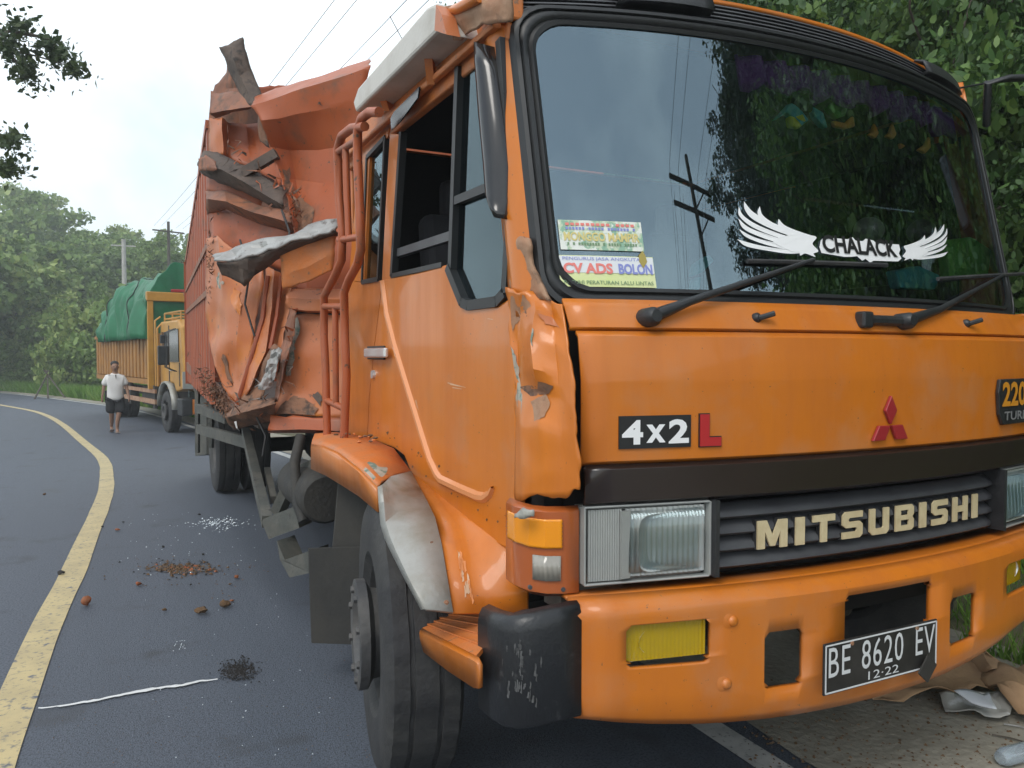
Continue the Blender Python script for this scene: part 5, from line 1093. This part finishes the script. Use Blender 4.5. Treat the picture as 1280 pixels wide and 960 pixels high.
S('torn_plate', [[(286, 518, 4.9), (312, 504, 4.7), (347, 497, 4.6)], [(290, 523, 4.76), (320, 512, 4.54), (350, 506, 4.48)], [(294, 538, 4.9), (320, 532, 4.78), (348, 528, 4.66)]], 'rust', amp=.02, ns=7)
LF = S('lower_front_sheet', [[(364, 362, 4.74), (385, 362, 4.7), (450, 362, 4.58)], [(361, 374, 4.64), (385, 376, 4.62), (450, 376, 4.5)], [(362, 386, 4.66), (385, 390, 4.64), (450, 390, 4.54)], [(372, 390, 4.74), (390, 393, 4.72), (450, 393, 4.62)], [(362, 440, 4.7), (386, 440, 4.66), (446, 440, 4.6)], [(352, 490, 4.68), (382, 490, 4.63), (442, 490, 4.58)], [(342, 519, 4.62), (378, 521, 4.6), (440, 523, 4.56)]], 'bed_pale', n=6, amp=.014, smooth=28)
S('floor_lip', [[(340, 519, 4.57), (378, 521, 4.55), (440, 523, 4.5)], [(336, 538, 4.55), (378, 537, 4.53), (440, 539, 4.48)], [(336, 541, 4.75), (378, 541, 4.75), (440, 541, 4.7)]], 'bed_paint', n=4, amp=.008)
S('torn_edge', [[(366, 386, 4.66), (374, 390, 4.6)], [(357, 425, 4.66), (366, 428, 4.6)], [(349, 470, 4.62), (355, 474, 4.56)], [(345, 500, 4.58), (350, 503, 4.54)]], 'bed_brown', n=5, amp=.012, ns=14)
S('hanging_flap', [[(352, 320, 4.5), (385, 305, 4.42), (424, 288, 4.36)], [(356, 345, 4.52), (386, 336, 4.44), (422, 318, 4.38)], [(358, 364, 4.56), (388, 354, 4.48), (420, 340, 4.42)]], 'paint_dust', amp=.015)
S('bent_canopy_beam', [[(271, 323, 4.78), (300, 313, 4.7), (360, 297, 4.56), (426, 278, 4.4)], [(274, 329, 4.62), (306, 326, 4.52), (360, 309, 4.42), (426, 291, 4.3)]], 'grey_sheet', amp=.025, ns=7, solid=.012, label='pale grey bent beam end sticking out of the wreck')
S('bent_canopy_beam', [[(274, 330, 4.62), (306, 327, 4.52), (360, 310, 4.42), (426, 292, 4.3)], [(284, 346, 4.7), (311, 358, 4.64), (348, 326, 4.56), (426, 296, 4.42)]], 'rust_dark', amp=.02, ns=7, solid=.012)
v = []
for k in range(900):
    px = random.gauss(272, 12); py = 490 + (px - 270) * .9 + random.gauss(0, 9); v.append(atD(px, py, 5.3 - (px - 262) * .012 + random.gauss(0, .04)))
for k in range(140): v.append(atD(random.gauss(264, 3), random.gauss(325, 22), 5.2 + random.gauss(0, .03)))
for k in range(80): v.append(atD(random.gauss(368, 5), random.gauss(266, 12), 4.75 + random.gauss(0, .03)))
v, f = quads(np.array(v), .035, rng, .1); M_ = np.array(base_of(T).translation); o = link(D.objects.new('caught_straw', np_mesh('caught_straw', v - M_, f, 'rust'))); o.parent = BED; tag(o, kind='stuff')

for k in range(46):      # torn strips and bent splinters of sheet
    if k < 22: px, py, d_ = random.uniform(285, 368), 0, 0; py = 192 + (px - 285) * .8 + random.gauss(0, 14); d_ = 5.1 - (px - 285) * .003
    elif k < 36: px = random.uniform(288, 350); py = 505 + random.gauss(0, 12); d_ = 4.6
    else: px = random.uniform(345, 372); py = random.uniform(385, 500); px = 372 - (py - 385) * .22 + random.gauss(0, 3); d_ = 4.58
    a_ = random.uniform(0, 6.28); l_ = random.uniform(6, 20); w_ = random.uniform(1.5, 4); q_ = atD(px, py, d_); e_ = atD(px + math.cos(a_) * l_, py + math.sin(a_) * l_ * .8, d_ - random.uniform(-.05, .12)); s_ = atD(px - math.sin(a_) * w_, py + math.cos(a_) * w_, d_); m_ = q_.lerp(e_, .55) + Vector((random.uniform(-.03, .03), -.02, random.uniform(-.02, .03)))
    MB().add([q_, s_, s_.lerp(e_, .5) + (m_ - q_.lerp(e_, .55)), m_, e_], [(0, 1, 2, 3), (3, 2, 4)]).build('torn_strip', random.choice(['bed_paint', 'rust', 'bed_brown', 'grey_sheet', 'rust_dark']), BED, solid=.003)
for pts in ([(300, 300, 5.0), (312, 340, 4.78), (306, 380, 4.76), (318, 420, 4.74)], [(352, 262, 4.8), (362, 290, 4.68), (356, 320, 4.5), (364, 350, 4.5)], [(320, 520, 4.6), (332, 545, 4.6), (328, 570, 4.6)]):
    MB().tube([atD(*p) for p in pts], .007, 5).build('torn_cable', 'rubber', BED, smooth=60)
S('far_top_sheet', [[(322, 112, 6.2), (350, 112, 6.3), (380, 110, 6.4)], [(322, 130, 6.2), (350, 130, 6.3), (380, 128, 6.4)]], 'bed_red')
S('fold_shade', [[(360, 384, 4.72), (410, 386, 4.66), (440, 388, 4.6)], [(362, 392, 4.70), (410, 393, 4.64), (440, 394, 4.58)]], 'dark', amp=.003)  # near-black strip that paints in the shade under the fold
for ob, polys in ((LF, ([(352, 505), (366, 494), (384, 500), (396, 510), (394, 518), (346, 517)], [(366, 400), (374, 396), (372, 420), (368, 440), (362, 470), (358, 470), (362, 430)], [(386, 494), (398, 490), (404, 500), (400, 506)])), (BU1, ([(270, 345), (276, 338), (280, 352), (274, 362)], [(276, 440), (284, 446), (292, 478), (284, 474)], [(290, 360), (302, 366), (298, 392), (290, 384)])), (FS, ([(366, 250), (376, 246), (392, 262), (388, 290), (374, 288)], [(352, 215), (360, 210), (368, 238), (360, 240)], [(396, 130), (402, 128), (404, 132)]))):
    for k, pl_ in enumerate(polys): stick('rust_stain', pl_, ['rust', 'primer', 'rust_dark'][k] if ob is LF else ['primer', 'rust', 'paint'][k] if ob is BU1 else 'rust', ob, .012, 5)
# ------------------------------------------------------------------ second truck
Z2 = -.26
T2 = empty('parked_truck', (1.27, 19.37, Z2), .19, 'yellow cargo truck loaded high under a green tarpaulin, stopped behind the wreck', 'truck')
M2 = base_of(T2)
class ML(MB):
    def build(s, *a, **k): s.v = [M2 @ p for p in s.v]; return super().build(*a, **k)
def mid_wheel(x, y, ax, front): wheel(T2, M2 @ Vector((x, y, .5)), M2.to_3x3() @ Vector((ax, 0, 0)), r=.5, w=.27, front=front, n=40)
mid_wheel(.1, 1.5, -1, True); mid_wheel(2.2, 1.5, 1, True)
for x_, a_ in ((.12, -1), (.42, -1), (2.0, 1), (2.3, 1)): mid_wheel(x_, 7.4, a_, False)
ML().bx(.7, .8, .3, 10.3, .7, .95).bx(1.6, 1.7, .3, 10.3, .7, .95).bx(.6, 1.8, .4, 2.2, .5, 1.2).build('chassis', 'chassis', T2)
ML().bx(.1, 2.3, .1, .35, .5, .85).build('bumper', 'paint', T2, bevel=.03); ML().bx(-.02, .22, .08, .5, .48, .88).build('bumper_corner', 'black_plastic', T2, bevel=.03)
CB = ML().prism([(.06, .18, 1.1), (.06, .16, 1.6), (.06, .38, 2.55), (.06, .7, 2.72), (.06, 2.3, 2.72), (.06, 2.35, 1.1), (.06, 1.95, 1.05), (.06, 1.7, 1.2), (.06, 1.1, 1.2), (.06, .9, 1.0)], (2.28, 0, 0)).build('cab', 'yellow_cab', T2, bevel=.05)
ML().prism([(.04, .55, 1.72), (.04, .58, 2.5), (.04, 1.35, 2.5), (.04, 1.35, 1.72)], (.03, 0, 0)).build('side_window', 'black_gloss', CB); ML().prism([(.04, 1.5, 1.75), (.04, 1.5, 2.45), (.04, 2.1, 2.45), (.04, 2.1, 1.75)], (.03, 0, 0)).build('side_window', 'black_gloss', CB)
ML().add([(.16, .19, 1.68), (2.24, .19, 1.68), (2.24, .36, 2.5), (.16, .36, 2.5)], [(0, 1, 2, 3)]).build('windscreen', 'side_glass', CB, solid=.04, off=1)
ML().bx(.045, .06, 1.42, 1.46, 1.15, 2.6).bx(.045, .06, .5, .53, 1.15, 1.7).build('door_seam', 'black_plastic', CB)
ML().bx(.03, .06, 1.22, 1.36, 1.5, 1.55).build('door_handle', 'chrome', CB)
ML().bx(.03, .3, .14, .19, 1.1, 1.5).build('corner_vent', 'lamp_body', CB); ML().bx(.15, .7, .1, .18, .9, 1.08).build('headlamp', 'lens_clear', CB)
for y_ in (.2, .34): ML().tube([(-.02, y_ + .3, 1.5), (-.26, y_ + .2, 1.6), (-.26, y_ + .2, 2.4), (.0, y_ + .4, 2.5)], .015, 6).build('mirror_arm', 'black_plastic', T2)
ML().bx(-.42, -.16, .5, .58, 1.65, 2.1).build('mirror', 'black_plastic', T2, bevel=.03)
ML().bx(-.36, -.2, .52, .58, 2.15, 2.35).build('mirror', 'black_plastic', T2, bevel=.02)
rows = []
for k in range(9):
    a = math.pi * (k / 8) * .95 + .1; rows.append([Vector((x_, 1.5 + .72 * math.cos(a), .55 + .68 * math.sin(a))) for x_ in (-.06, .1)])
ML().grid(rows).build('wing', 'bare_metal', T2, smooth=60, solid=.04)
for zz in (2.78, 2.92):
    ML().tube([(.15, .7, zz), (.15, 2.2, zz), (2.25, 2.2, zz), (2.25, .7, zz), (.15, .7, zz)], .022, 6).build('roof_rack', 'yellow_cab', T2)
for x_, y_ in ((.15, .7), (.15, 1.45), (.15, 2.2), (2.25, .7), (1.2, .7)): ML().tube([(x_, y_, 2.7), (x_, y_, 2.92)], .02, 6).build('rack_post', 'yellow_cab', T2)
ML().tube([(-.03, 2.42, 1.1), (-.03, 2.42, 2.75), (.1, 2.42, 2.85)], .025, 6).tube([(-.03, 2.2, 1.1), (-.03, 2.2, 2.55), (.1, 2.2, 2.7)], .025, 6).build('guard_rail', 'yellow_cab', T2)
Lb0, Lb1 = 3.1, 10.3
B2 = ML().bx(-.06, 2.46, Lb0, Lb1, 1.12, 1.26).build('cargo_bed', 'yellow_bed', T2)
k = 0; y_ = Lb0 + .18
while y_ < Lb1 - .1:
    ML().bx(-.06, .0, y_, y_ + .26, 1.27, 2.4).build('side_panel', 'yellow_bed', B2, bevel=.02)
    ML().bx(-.01, .0, y_ + .26, y_ + .42, 1.27, 2.4).build('side_recess', 'yellow_bed', B2); y_ += .42
ML().bx(2.4, 2.46, Lb0, Lb1, 1.26, 2.45).bx(.0, 2.4, Lb1 - .08, Lb1, 1.26, 2.45).build('side_wall', 'yellow_bed', B2)
ML().bx(-.1, .0, Lb0, Lb1, 2.4, 2.5).build('top_rail', 'yellow_bed', B2, bevel=.01)
for x_ in (-.08, 2.34): ML().bx(x_, x_ + .14, Lb0 - .14, Lb0, 1.0, 3.42).build('front_post', 'yellow_cab', B2, bevel=.01)
ML().bx(-.1, 2.5, Lb0 - .16, Lb0, 3.28, 3.52).build('front_beam', 'yellow_cab', B2, bevel=.02); ML().bx(.06, 2.34, Lb0 - .08, Lb0 - .04, 1.1, 2.45).build('front_board', 'yellow_bed', B2)
ML().bx(.06, 2.34, Lb0 - .1, Lb0 - .02, 1.75, 1.8).build('front_rail', 'yellow_cab', B2)
ML().bx(.0, .05, 2.7, 6.4, .9, 1.0).bx(.0, .05, 2.7, 6.4, .62, .74).build('side_guard', 'rust_light', B2); ML().bx(.02, .1, 2.8, 3.0, .5, 1.1).bx(.02, .1, 5.6, 5.8, .5, 1.1).build('guard_post', 'chassis', B2)
ML().bx(.1, .5, 3.0, 4.6, .55, 1.05).build('fuel_tank', 'chassis', T2, bevel=.04); ML().bx(.0, .6, 8.2, 8.24, .2, 1.1).build('mud_flap', 'rubber', T2)
# tarpaulin: a draped hump with gathered folds
rows = []; nl, na = 130, 64
for i in range(nl + 1):
    u = i / nl; y_ = Lb0 - .06 + (Lb1 - Lb0 - .9) * u; hgt = 4.18 - .2 * max(0, u - .35) - 1.1 * max(0, u - .6) ** 1.5 * 2 - .25 * max(0, .2 - u) ** 2 * 8; r_ = []
    for j in range(na + 1):
        t_ = j / na * 2 - 1; e = abs(t_)
        x_ = 1.2 + 1.3 * math.copysign(min(1, (1 - (1 - e) ** 2.2)), t_); z_ = 2.3 + (hgt - 2.3) * (1 - e ** 2.6)
        fold = .06 * math.sin(u * 38 + e * 4 + 2.4 * math.sin(u * 9 + e * 2)) * (e ** .8) + .3 * noise.noise(Vector((u * 4.5, t_ * 2, 2))) + .16 * noise.noise(Vector((u * 11 + e * 3, t_ * 4, 5))) + .12 * (noise.voronoi(Vector((u * 9 + e * 2.5, t_ * 4, 1)))[0][0] - .4) + .04 * (noise.voronoi(Vector((u * 26 + e * 5, t_ * 8, 4)))[0][0] - .4) + .035 * math.sin(u * 120 + 5 * noise.noise(Vector((u * 8, e * 4, 7)))) * e
        r_.append(Vector((x_ + math.copysign(fold * e, t_), y_ + fold * .3, z_ + fold * (1 - e ** 3))))
    rows.append(r_)
TP = ML().grid(rows).build('tarpaulin', 'tarp', T2, smooth=50, solid=.02)
fr = rows[0]; ML().add([Vector((1.2, Lb0 - .06, 2.4))] + fr, [(0, j + 1, j + 2) for j in range(na)]).build('tarpaulin_front', 'tarp', TP, solid=.02)
rows2 = []
for i in range(13):
    u = i / 12; rows2.append([Vector((1.2 + 1.22 * math.copysign(min(1, 1 - (1 - abs(t_)) ** 2), t_), Lb1 - 1.25 + 1.35 * u + .05 * math.sin(t_ * 9), 2.35 + (3.5 - 2.35 - .5 * u ** 3) * (1 - abs(t_) ** 3) + .2 * noise.noise(Vector((u * 4, t_ * 4, 9))))) for t_ in [j / 12 - 1 for j in range(25)]])
ML().grid(rows2).build('tarpaulin_end', 'tarp_pale', TP, smooth=50, solid=.02, label='paler second tarpaulin over the tail of the load')
for u in (.3, .62, .8):
    i = int(u * nl); ML().tube([p + Vector((0, 0, .03)) if abs(p.x - 1.2) < .9 else p + Vector((math.copysign(.03, p.x - 1.2), 0, 0)) for p in rows[i]], .015, 5).build('lashing_rope', 'rubber', TP)
ML().prism([(.5, Lb0 - .1, 3.53), (.7, Lb0 + .4, 3.58), (1.9, Lb0 + .4, 3.62), (1.9, Lb0 - .1, 3.55)], (0, 0, .08)).build('folded_mat', 'red_dark', B2, bevel=.02)

# ------------------------------------------------------------------ walking man
P0 = onZ(145, 541, -.26); PR = empty('person', (P0.x, P0.y, -.26), .12, 'man in white polo shirt and dark shorts walking up the road', 'person')
def skinned(name, V, E, m, parent, root=0, sub=1):
    me = D.meshes.new(name); me.from_pydata([v[:3] for v in V], E, []); o = link(D.objects.new(name, me)); o.parent = parent
    o.modifiers.new('skin', 'SKIN')
    if not me.skin_vertices: return o
    for sv_, v in zip(me.skin_vertices[0].data, V): sv_.radius = (v[3], v[4] if len(v) > 4 else v[3])
    me.skin_vertices[0].data[root].use_root = True
    s_ = o.modifiers.new('sub', 'SUBSURF'); s_.levels = sub; s_.render_levels = sub; me.materials.append(MATS[m]); o.modifiers['skin'].use_smooth_shade = True
    return o
Vb = [(0, 0, .92, .12, .1), (0, .0, 1.1, .125, .1), (0, 0, 1.3, .14, .1), (0, 0, 1.42, .08, .07), (0, -.01, 1.48, .052), (0, -.025, 1.53, .075, .08), (0, -.03, 1.6, .09, .1), (0, -.02, 1.69, .07, .08)]
Eb = [(0, 1), (1, 2), (2, 3), (3, 4), (4, 5), (5, 6), (6, 7)]
def limb(start, pts):
    for p in pts: Vb.append(p); Eb.append((start, len(Vb) - 1)); start = len(Vb) - 1
    return start
for s, sw_ in ((1, -1), (-1, 1)):
    wv = limb(2, [(s * .18, 0, 1.38, .06), (s * .235, .02 + sw_ * .02, 1.14, .044), (s * .275, sw_ * .07 - .04, .9, .03), (s * .285, sw_ * .09 - .05, .84, .036, .02)])
    bx_, by_, bz_ = Vb[wv][:3]
    for k, dx in enumerate((-.03, -.012, .008, .026)): limb(wv, [(bx_ + dx * .5, by_ + dx, bz_ - .06, .009), (bx_ + dx * .5 - s * .01, by_ + dx - .01, bz_ - .1 + abs(dx - .0) * .4, .008)])
    limb(wv, [(bx_ - s * .012, by_ - .045, bz_ - .03, .01), (bx_ - s * .02, by_ - .05, bz_ - .06, .009)])
ft = limb(0, [(.09, 0, .86, .09), (.07, -.09, .5, .062), (.03, -.08, .3, .055), (.02, -.06, .1, .036), (.02, -.1, .045, .036), (.02, -.2, .03, .034)])
ft = limb(0, [(-.09, 0, .86, .09), (-.085, .02, .5, .062), (-.075, .13, .3, .055), (-.07, .22, .14, .036), (-.07, .19, .07, .036), (-.07, .1, .035, .034)])
BD = skinned('body', Vb, Eb, 'skin', PR, sub=2)
skinned('shirt', [(0, 0, .74, .2, .15), (0, 0, .9, .2, .15), (0, 0, 1.05, .195, .15), (0, 0, 1.25, .2, .14), (0, 0, 1.38, .15, .1), (0, 0, 1.45, .08, .07), (.18, 0, 1.35, .085), (.225, .0, 1.14, .095), (-.18, 0, 1.35, .085), (-.225, .03, 1.14, .095)], [(0, 1), (1, 2), (2, 3), (3, 4), (4, 5), (3, 6), (6, 7), (3, 8), (8, 9)], 'shirt', PR, sub=2)
skinned('shorts', [(0, 0, .92, .17, .13), (.09, -.01, .8, .14, .13), (.09, -.08, .46, .14, .14), (-.09, .0, .8, .14, .13), (-.095, .02, .46, .14, .14)], [(0, 1), (1, 2), (0, 3), (3, 4)], 'shorts', PR, sub=2)
b = MB(); b.ball(Vector((0, .03, 1.672)), (.094, .098, .075), 14, 8); hh = MB(); M_ = base_of(PR)
def pl(mb): mb.v = [M_ @ p for p in mb.v]; return mb
pl(b).build('hair', 'hair', PR, smooth=80)
pl(MB().ball((.08, -.01, 1.59), (.012, .02, .03), 8, 6)).build('ear', 'skin', PR, smooth=80); pl(MB().ball((-.08, -.01, 1.59), (.012, .02, .03), 8, 6)).build('ear', 'skin', PR, smooth=80)
pl(MB().ball((0, -.118, 1.585), (.014, .016, .024), 8, 6)).build('nose', 'skin', PR, smooth=80); pl(MB().box((0, -.108, 1.548), (.05, .012, .01))).build('mouth', 'hair', PR)
for s in (-1, 1): pl(MB().ball((s * .032, -.1, 1.608), (.013, .01, .007), 8, 5)).build('eye', 'hair', PR)
pl(MB().prism([(-.012, -.13, 1.41), (.016, -.13, 1.41), (.01, -.15, 1.32), (.0, -.15, 1.32)], (0, .01, 0))).build('placket', 'shorts', PR)
for x_, y_, rot in ((.02, -.14, 0), (-.07, .14, -.5)): pl(MB().box((x_, y_, .02 if not rot else .05), (.09, .26, .025), Matrix.Rotation(rot * .6, 3, 'X'))).build('sandal', 'sandal', PR, bevel=.01)
pl(MB().prism([(-.2, .2, .72), (-.12, .2, .72), (-.12, .2, 1.02), (-.2, .2, 1.02)], (0, .05, 0))).build('dark_bag', 'shorts', PR)

# ------------------------------------------------------------------ stick tripod set up as a warning on the road
p = onZ(60, 494, -.26); c0 = p + Vector((0, 0, 1.0)); TS = empty('stick_tripod', p, 0, 'tripod of bare sticks standing as a warning on the far lane', 'tripod')
for px, py in ((43, 499), (60, 498), (81, 497)):
    q = onZ(px, py, -.26); MB().tube([q, q.lerp(c0, .6), c0 + (c0 - q) * .18], [.04, .036, .03], 6).build('stick', 'wood_dark', TS)
for k in range(4): MB().tube([c0 + Vector((0, 0, -.2 + .1 * k)), c0 + Vector((random.uniform(-.3, .3), random.uniform(-.2, .2), .1 * k))], [.016, .008], 5).build('twig', 'wood_dark', TS)

# ------------------------------------------------------------------ debris on the road
def lump(px, py, r, m, label, flat=.6, group=None, cat='clod', z=0.):
    p = onZ(px, py, 0); b = MB(); b.ball(p + Vector((0, 0, r * flat * .75)), (r, r * random.uniform(.7, 1), r * flat), 9, 6)
    b.v = [v + noise.noise_vector(v * 26) * r * .6 + noise.noise_vector(v * 60) * r * .3 for v in b.v]; zmin = min(v.z for v in b.v)
    b.v = [v - Vector((0, 0, zmin - .007)) for v in b.v]
    return tag(b.build('earth_clod', m, None, smooth=60), label, cat, group)
for px, py, r, m, lb in [(252, 768, .045, 'clod', 'large brown earth clod on the asphalt'), (282, 760, .04, 'clod', 'flat brown earth clod beside the large one'), (108, 758, .04, 'clod_orange', 'orange paint flake close to the yellow line'), (173, 733, .025, 'clod_orange', 'small orange-brown crumb between yellow line and rubble heap'), (76, 719, .03, 'clod_black', 'dark crumb lying on the yellow line'), (204, 686, .018, 'clod_black', 'black crumb above the rubble heap'), (254, 695, .018, 'clod_black', 'black crumb right behind the rubble heap'), (290, 753, .018, 'clod_orange', 'small red crumb near the flat brown clod'), (296, 724, .026, 'clod_orange', 'reddish crumb on the truck side of the rubble heap'), (205, 765, .02, 'clod', 'small brown crumb before the large clod'), (147, 664, .025, 'clod_orange', 'orange crumb near the bend of the yellow line'), (154, 654, .015, 'clod_black', 'tiny black crumb behind the orange one'), (128, 660, .015, 'clod_black', 'tiny black crumb next to the yellow line'), (249, 645, .02, 'clod_black', 'black crumb among the scattered glass'), (55, 620, .025, 'clod', 'brown crumb on the empty lane past the yellow line'), (239, 733, .014, 'clod_black', 'tiny black crumb in front of the rubble heap'), (288, 732, .015, 'clod', 'tiny brown crumb beside the reddish one')]:
    lump(px, py, r * .78, m, lb)
def scatter(name, items, m, label, cat):
    b = MB()
    for px, py, r in items:
        p = onZ(px, py, 0); a = random.uniform(0, 6.28); h = r * random.uniform(.4, .9)
        vs = [p + Vector((math.cos(a + k * 2.1) * r, math.sin(a + k * 2.1) * r, .005)) for k in range(3)] + [p + Vector((0, 0, .006 + h))]
        b.add(vs, [(0, 2, 1), (0, 1, 3), (1, 2, 3), (2, 0, 3)])
    return tag(b.build(name, m, None, fix=False), label, cat, kind='stuff')
G = random.gauss
def stain(px, py, rx, ry, m, label):
    q = []
    for k in range(40):
        a = 2 * math.pi * k / 40; r_ = 1 + .55 * noise.noise(Vector((math.cos(a) * 2.3, math.sin(a) * 2.3, px))) + random.uniform(-.12, .12); q.append(onZ(px + math.cos(a) * rx * r_, py + math.sin(a) * ry * r_, 0) + Vector((0, 0, .0045)))
    c_ = onZ(px, py, 0) + Vector((0, 0, .0045)); tag(MB().add([c_] + q, [(0, k + 1, (k + 1) % 40 + 1) for k in range(40)]).build('dirt_stain', m, None), label, 'stain')
stain(227, 712, 40, 5, 'stain', 'smear of brown dirt under the crumbled earth heap'); stain(296, 842, 22, 7, 'stain_dark', 'dark dusty smear under the black granules')
scatter('rubble_heap', [(G(227, 20), G(711, 3.2) + abs(G(0, 1)), .003 + .019 * random.random() ** 2.5) for k in range(420)] + [(G(235, 45), G(716, 14), .002 + .008 * random.random() ** 2) for k in range(160)], 'clod', 'heap of crumbled brown earth on the lane', 'rubble')
scatter('rubble_heap', [(G(232, 22), G(712, 4), random.uniform(.006, .022)) for k in range(26)], 'clod_orange', 'orange flakes in the crumbled earth', 'rubble')
scatter('rubble_heap', [(G(225, 24), G(710, 5), random.uniform(.005, .016)) for k in range(60)], 'clod_black', 'black crumbs in the crumbled earth', 'rubble')
scatter('broken_glass', [(G(272, 16), G(655, 4), random.uniform(.003, .012)) for k in range(160)] + [(random.uniform(150, 320), random.uniform(640, 720), random.uniform(.003, .007)) for k in range(60)] + [(random.uniform(180, 420), random.uniform(740, 950), random.uniform(.002, .005)) for k in range(40)] + [(G(225, 5), G(808, 4), .004) for k in range(16)], 'shard', 'white crumbs of broken glass scattered over the lane', 'glass')
scatter('dark_granules', [(G(298, 11), G(842, 5.5) - abs(G(0, 3)), random.uniform(.002, .008)) for k in range(650)] + [(305 + G(0, 2.5), random.uniform(820, 840), .005) for k in range(60)], 'clod_black', 'spill of black granules at the end of the white line', 'granules')
scatter('grit', [(random.uniform(-60, 640), 560 + 420 * random.random() ** .8, random.uniform(.001, .004)) for k in range(900)], 'clod', 'fine grit over the asphalt', 'grit')
pts = [(48, 887), (75, 885), (110, 879), (150, 871), (190, 863), (225, 858), (250, 854), (272, 851)]
rows = []
for i, (a, c) in enumerate(pts):
    w_ = [.7, 1.0, 1.3, 1.2, 1.6, 1.4, 1.1, .4][i]; rows.append([onZ(a, c - w_, 0) + Vector((0, 0, .008)), onZ(a, c, 0) + Vector((0, 0, .011)), onZ(a, c + w_, 0) + Vector((0, 0, .008))])
rows = [[p.lerp(q_, k / 6) for p, q_ in zip(a, c)] for a, c in zip(rows, rows[1:]) for k in range(6)] + [rows[-1]]
rows = [[p + Vector((0, noise.noise(p * 14) * .012 + (.5 - j) * 0 + (j - 1) * noise.noise(p * 37) * .012, 0)) for j, p in enumerate(r_)] for r_ in rows]
tag(MB().grid(rows).build('white_trickle', 'white_dull', None), 'thin white trickle drawn across the asphalt to the black granules', 'spill')
# ------------------------------------------------------------------ litter on the shoulder
def litter(name, quads_, m, label, cat, amp=.03, z=.012, ns=5, n=6):
    g_ = [[onZ(px, py, z + h) for px, py, h in r] for r in quads_]
    def ref(a):
        out = []
        for i in range(len(a) - 1):
            for k in range(n): out.append([p.lerp(q, k / n) for p, q in zip(a[i], a[i + 1])])
        return out + [a[-1]]
    g_ = ref(g_); g_ = [list(r) for r in zip(*ref([list(c) for c in zip(*g_)]))]
    g_ = [[Vector((p.x, p.y, max(.012, p.z + abs(noise.noise(p * ns)) * amp * 2))) for p in r] for r in g_]
    return tag(MB().grid(g_).build(name, m, None, smooth=30, solid=.004), label, cat)
litter('cardboard_sheet', [[(1085, 872, .02), (1145, 842, .06), (1205, 818, .05)], [(1108, 882, .0), (1172, 874, .03), (1245, 866, .02)]], 'cardboard', 'long torn cardboard sheet lying under the bumper edge', 'cardboard', .05)
litter('cardboard_sheet', [[(1200, 822, .02), (1222, 812, .1), (1232, 818, .12)], [(1215, 848, .0), (1240, 845, .06), (1262, 848, .03)]], 'cardboard', 'upright folded piece of cardboard beside the grass', 'cardboard', .05)
litter('cardboard_sheet', [[(1222, 848, .03), (1262, 838, .06), (1320, 836, .05)], [(1250, 884, .02), (1285, 898, .04), (1330, 912, .03)]], 'cardboard', 'flattened brown carton behind the plastic wrapper', 'cardboard', .06)
litter('plastic_wrapper', [[(1174, 872, .03), (1225, 866, .05), (1268, 866, .06)], [(1182, 892, .0), (1225, 896, .02), (1262, 900, .02)]], 'wrapper', 'crumpled grey plastic wrapper with a white band', 'wrapper', .03, ns=9)
litter('paper_scrap', [[(1192, 872, .09), (1236, 868, .1)], [(1214, 882, .08), (1246, 888, .09)]], 'wrapper_white', 'white paper scrap folded over the grey wrapper', 'paper', .03)
a, c = onZ(1250, 945, .05), onZ(1330, 925, .05); bt_ = MB().tube([a, a.lerp(c, .06), a.lerp(c, .5), a.lerp(c, .8), c], [.025, .035, .036, .034, .012], 10); bt_.v = [Vector((v.x, v.y, max(.012, v.z - .008))) for v in bt_.v]
tag(bt_.build('plastic_bottle', 'clear_plastic', None, smooth=60), 'crushed clear plastic bottle lying on the shoulder', 'bottle')
for pts, lb in (([(1255, 905), (1275, 908), (1300, 918)], 'thin bent wire lying before the wrapper'), ([(1240, 918), (1262, 922), (1290, 930)], 'thin twig lying between the wrapper and the bottle')): tag(MB().tube([onZ(*q, .015) for q in pts], .003, 5).build('thin_stick', 'grey_sheet' if 'wire' in lb else 'bark', None), lb, 'stick')
scatter('shoulder_gravel', [(random.uniform(930, 1290), random.uniform(850, 965), random.uniform(.002, .012)) for k in range(700)], 'clod', 'dark gravel and dirt over the shoulder', 'gravel')

# ------------------------------------------------------------------ damp morning air
b = MB().bx(-75, 75, -60, 125, -9, 30); hz = b.build('haze', 'dark', None); hz.data.materials.clear()
m = D.materials.new('haze'); m.use_nodes = True; t = m.node_tree; t.nodes.clear(); o = t.nodes.new('ShaderNodeOutputMaterial'); v = t.nodes.new('ShaderNodeVolumePrincipled')
v.inputs['Color'].default_value = (.93, .97, 1, 1); v.inputs['Density'].default_value = .0028; v.inputs['Anisotropy'].default_value = .2
t.links.new(v.outputs[0], o.inputs['Volume']); hz.data.materials.append(m); tag(hz, 'pale morning haze over the road', 'haze', kind='stuff')
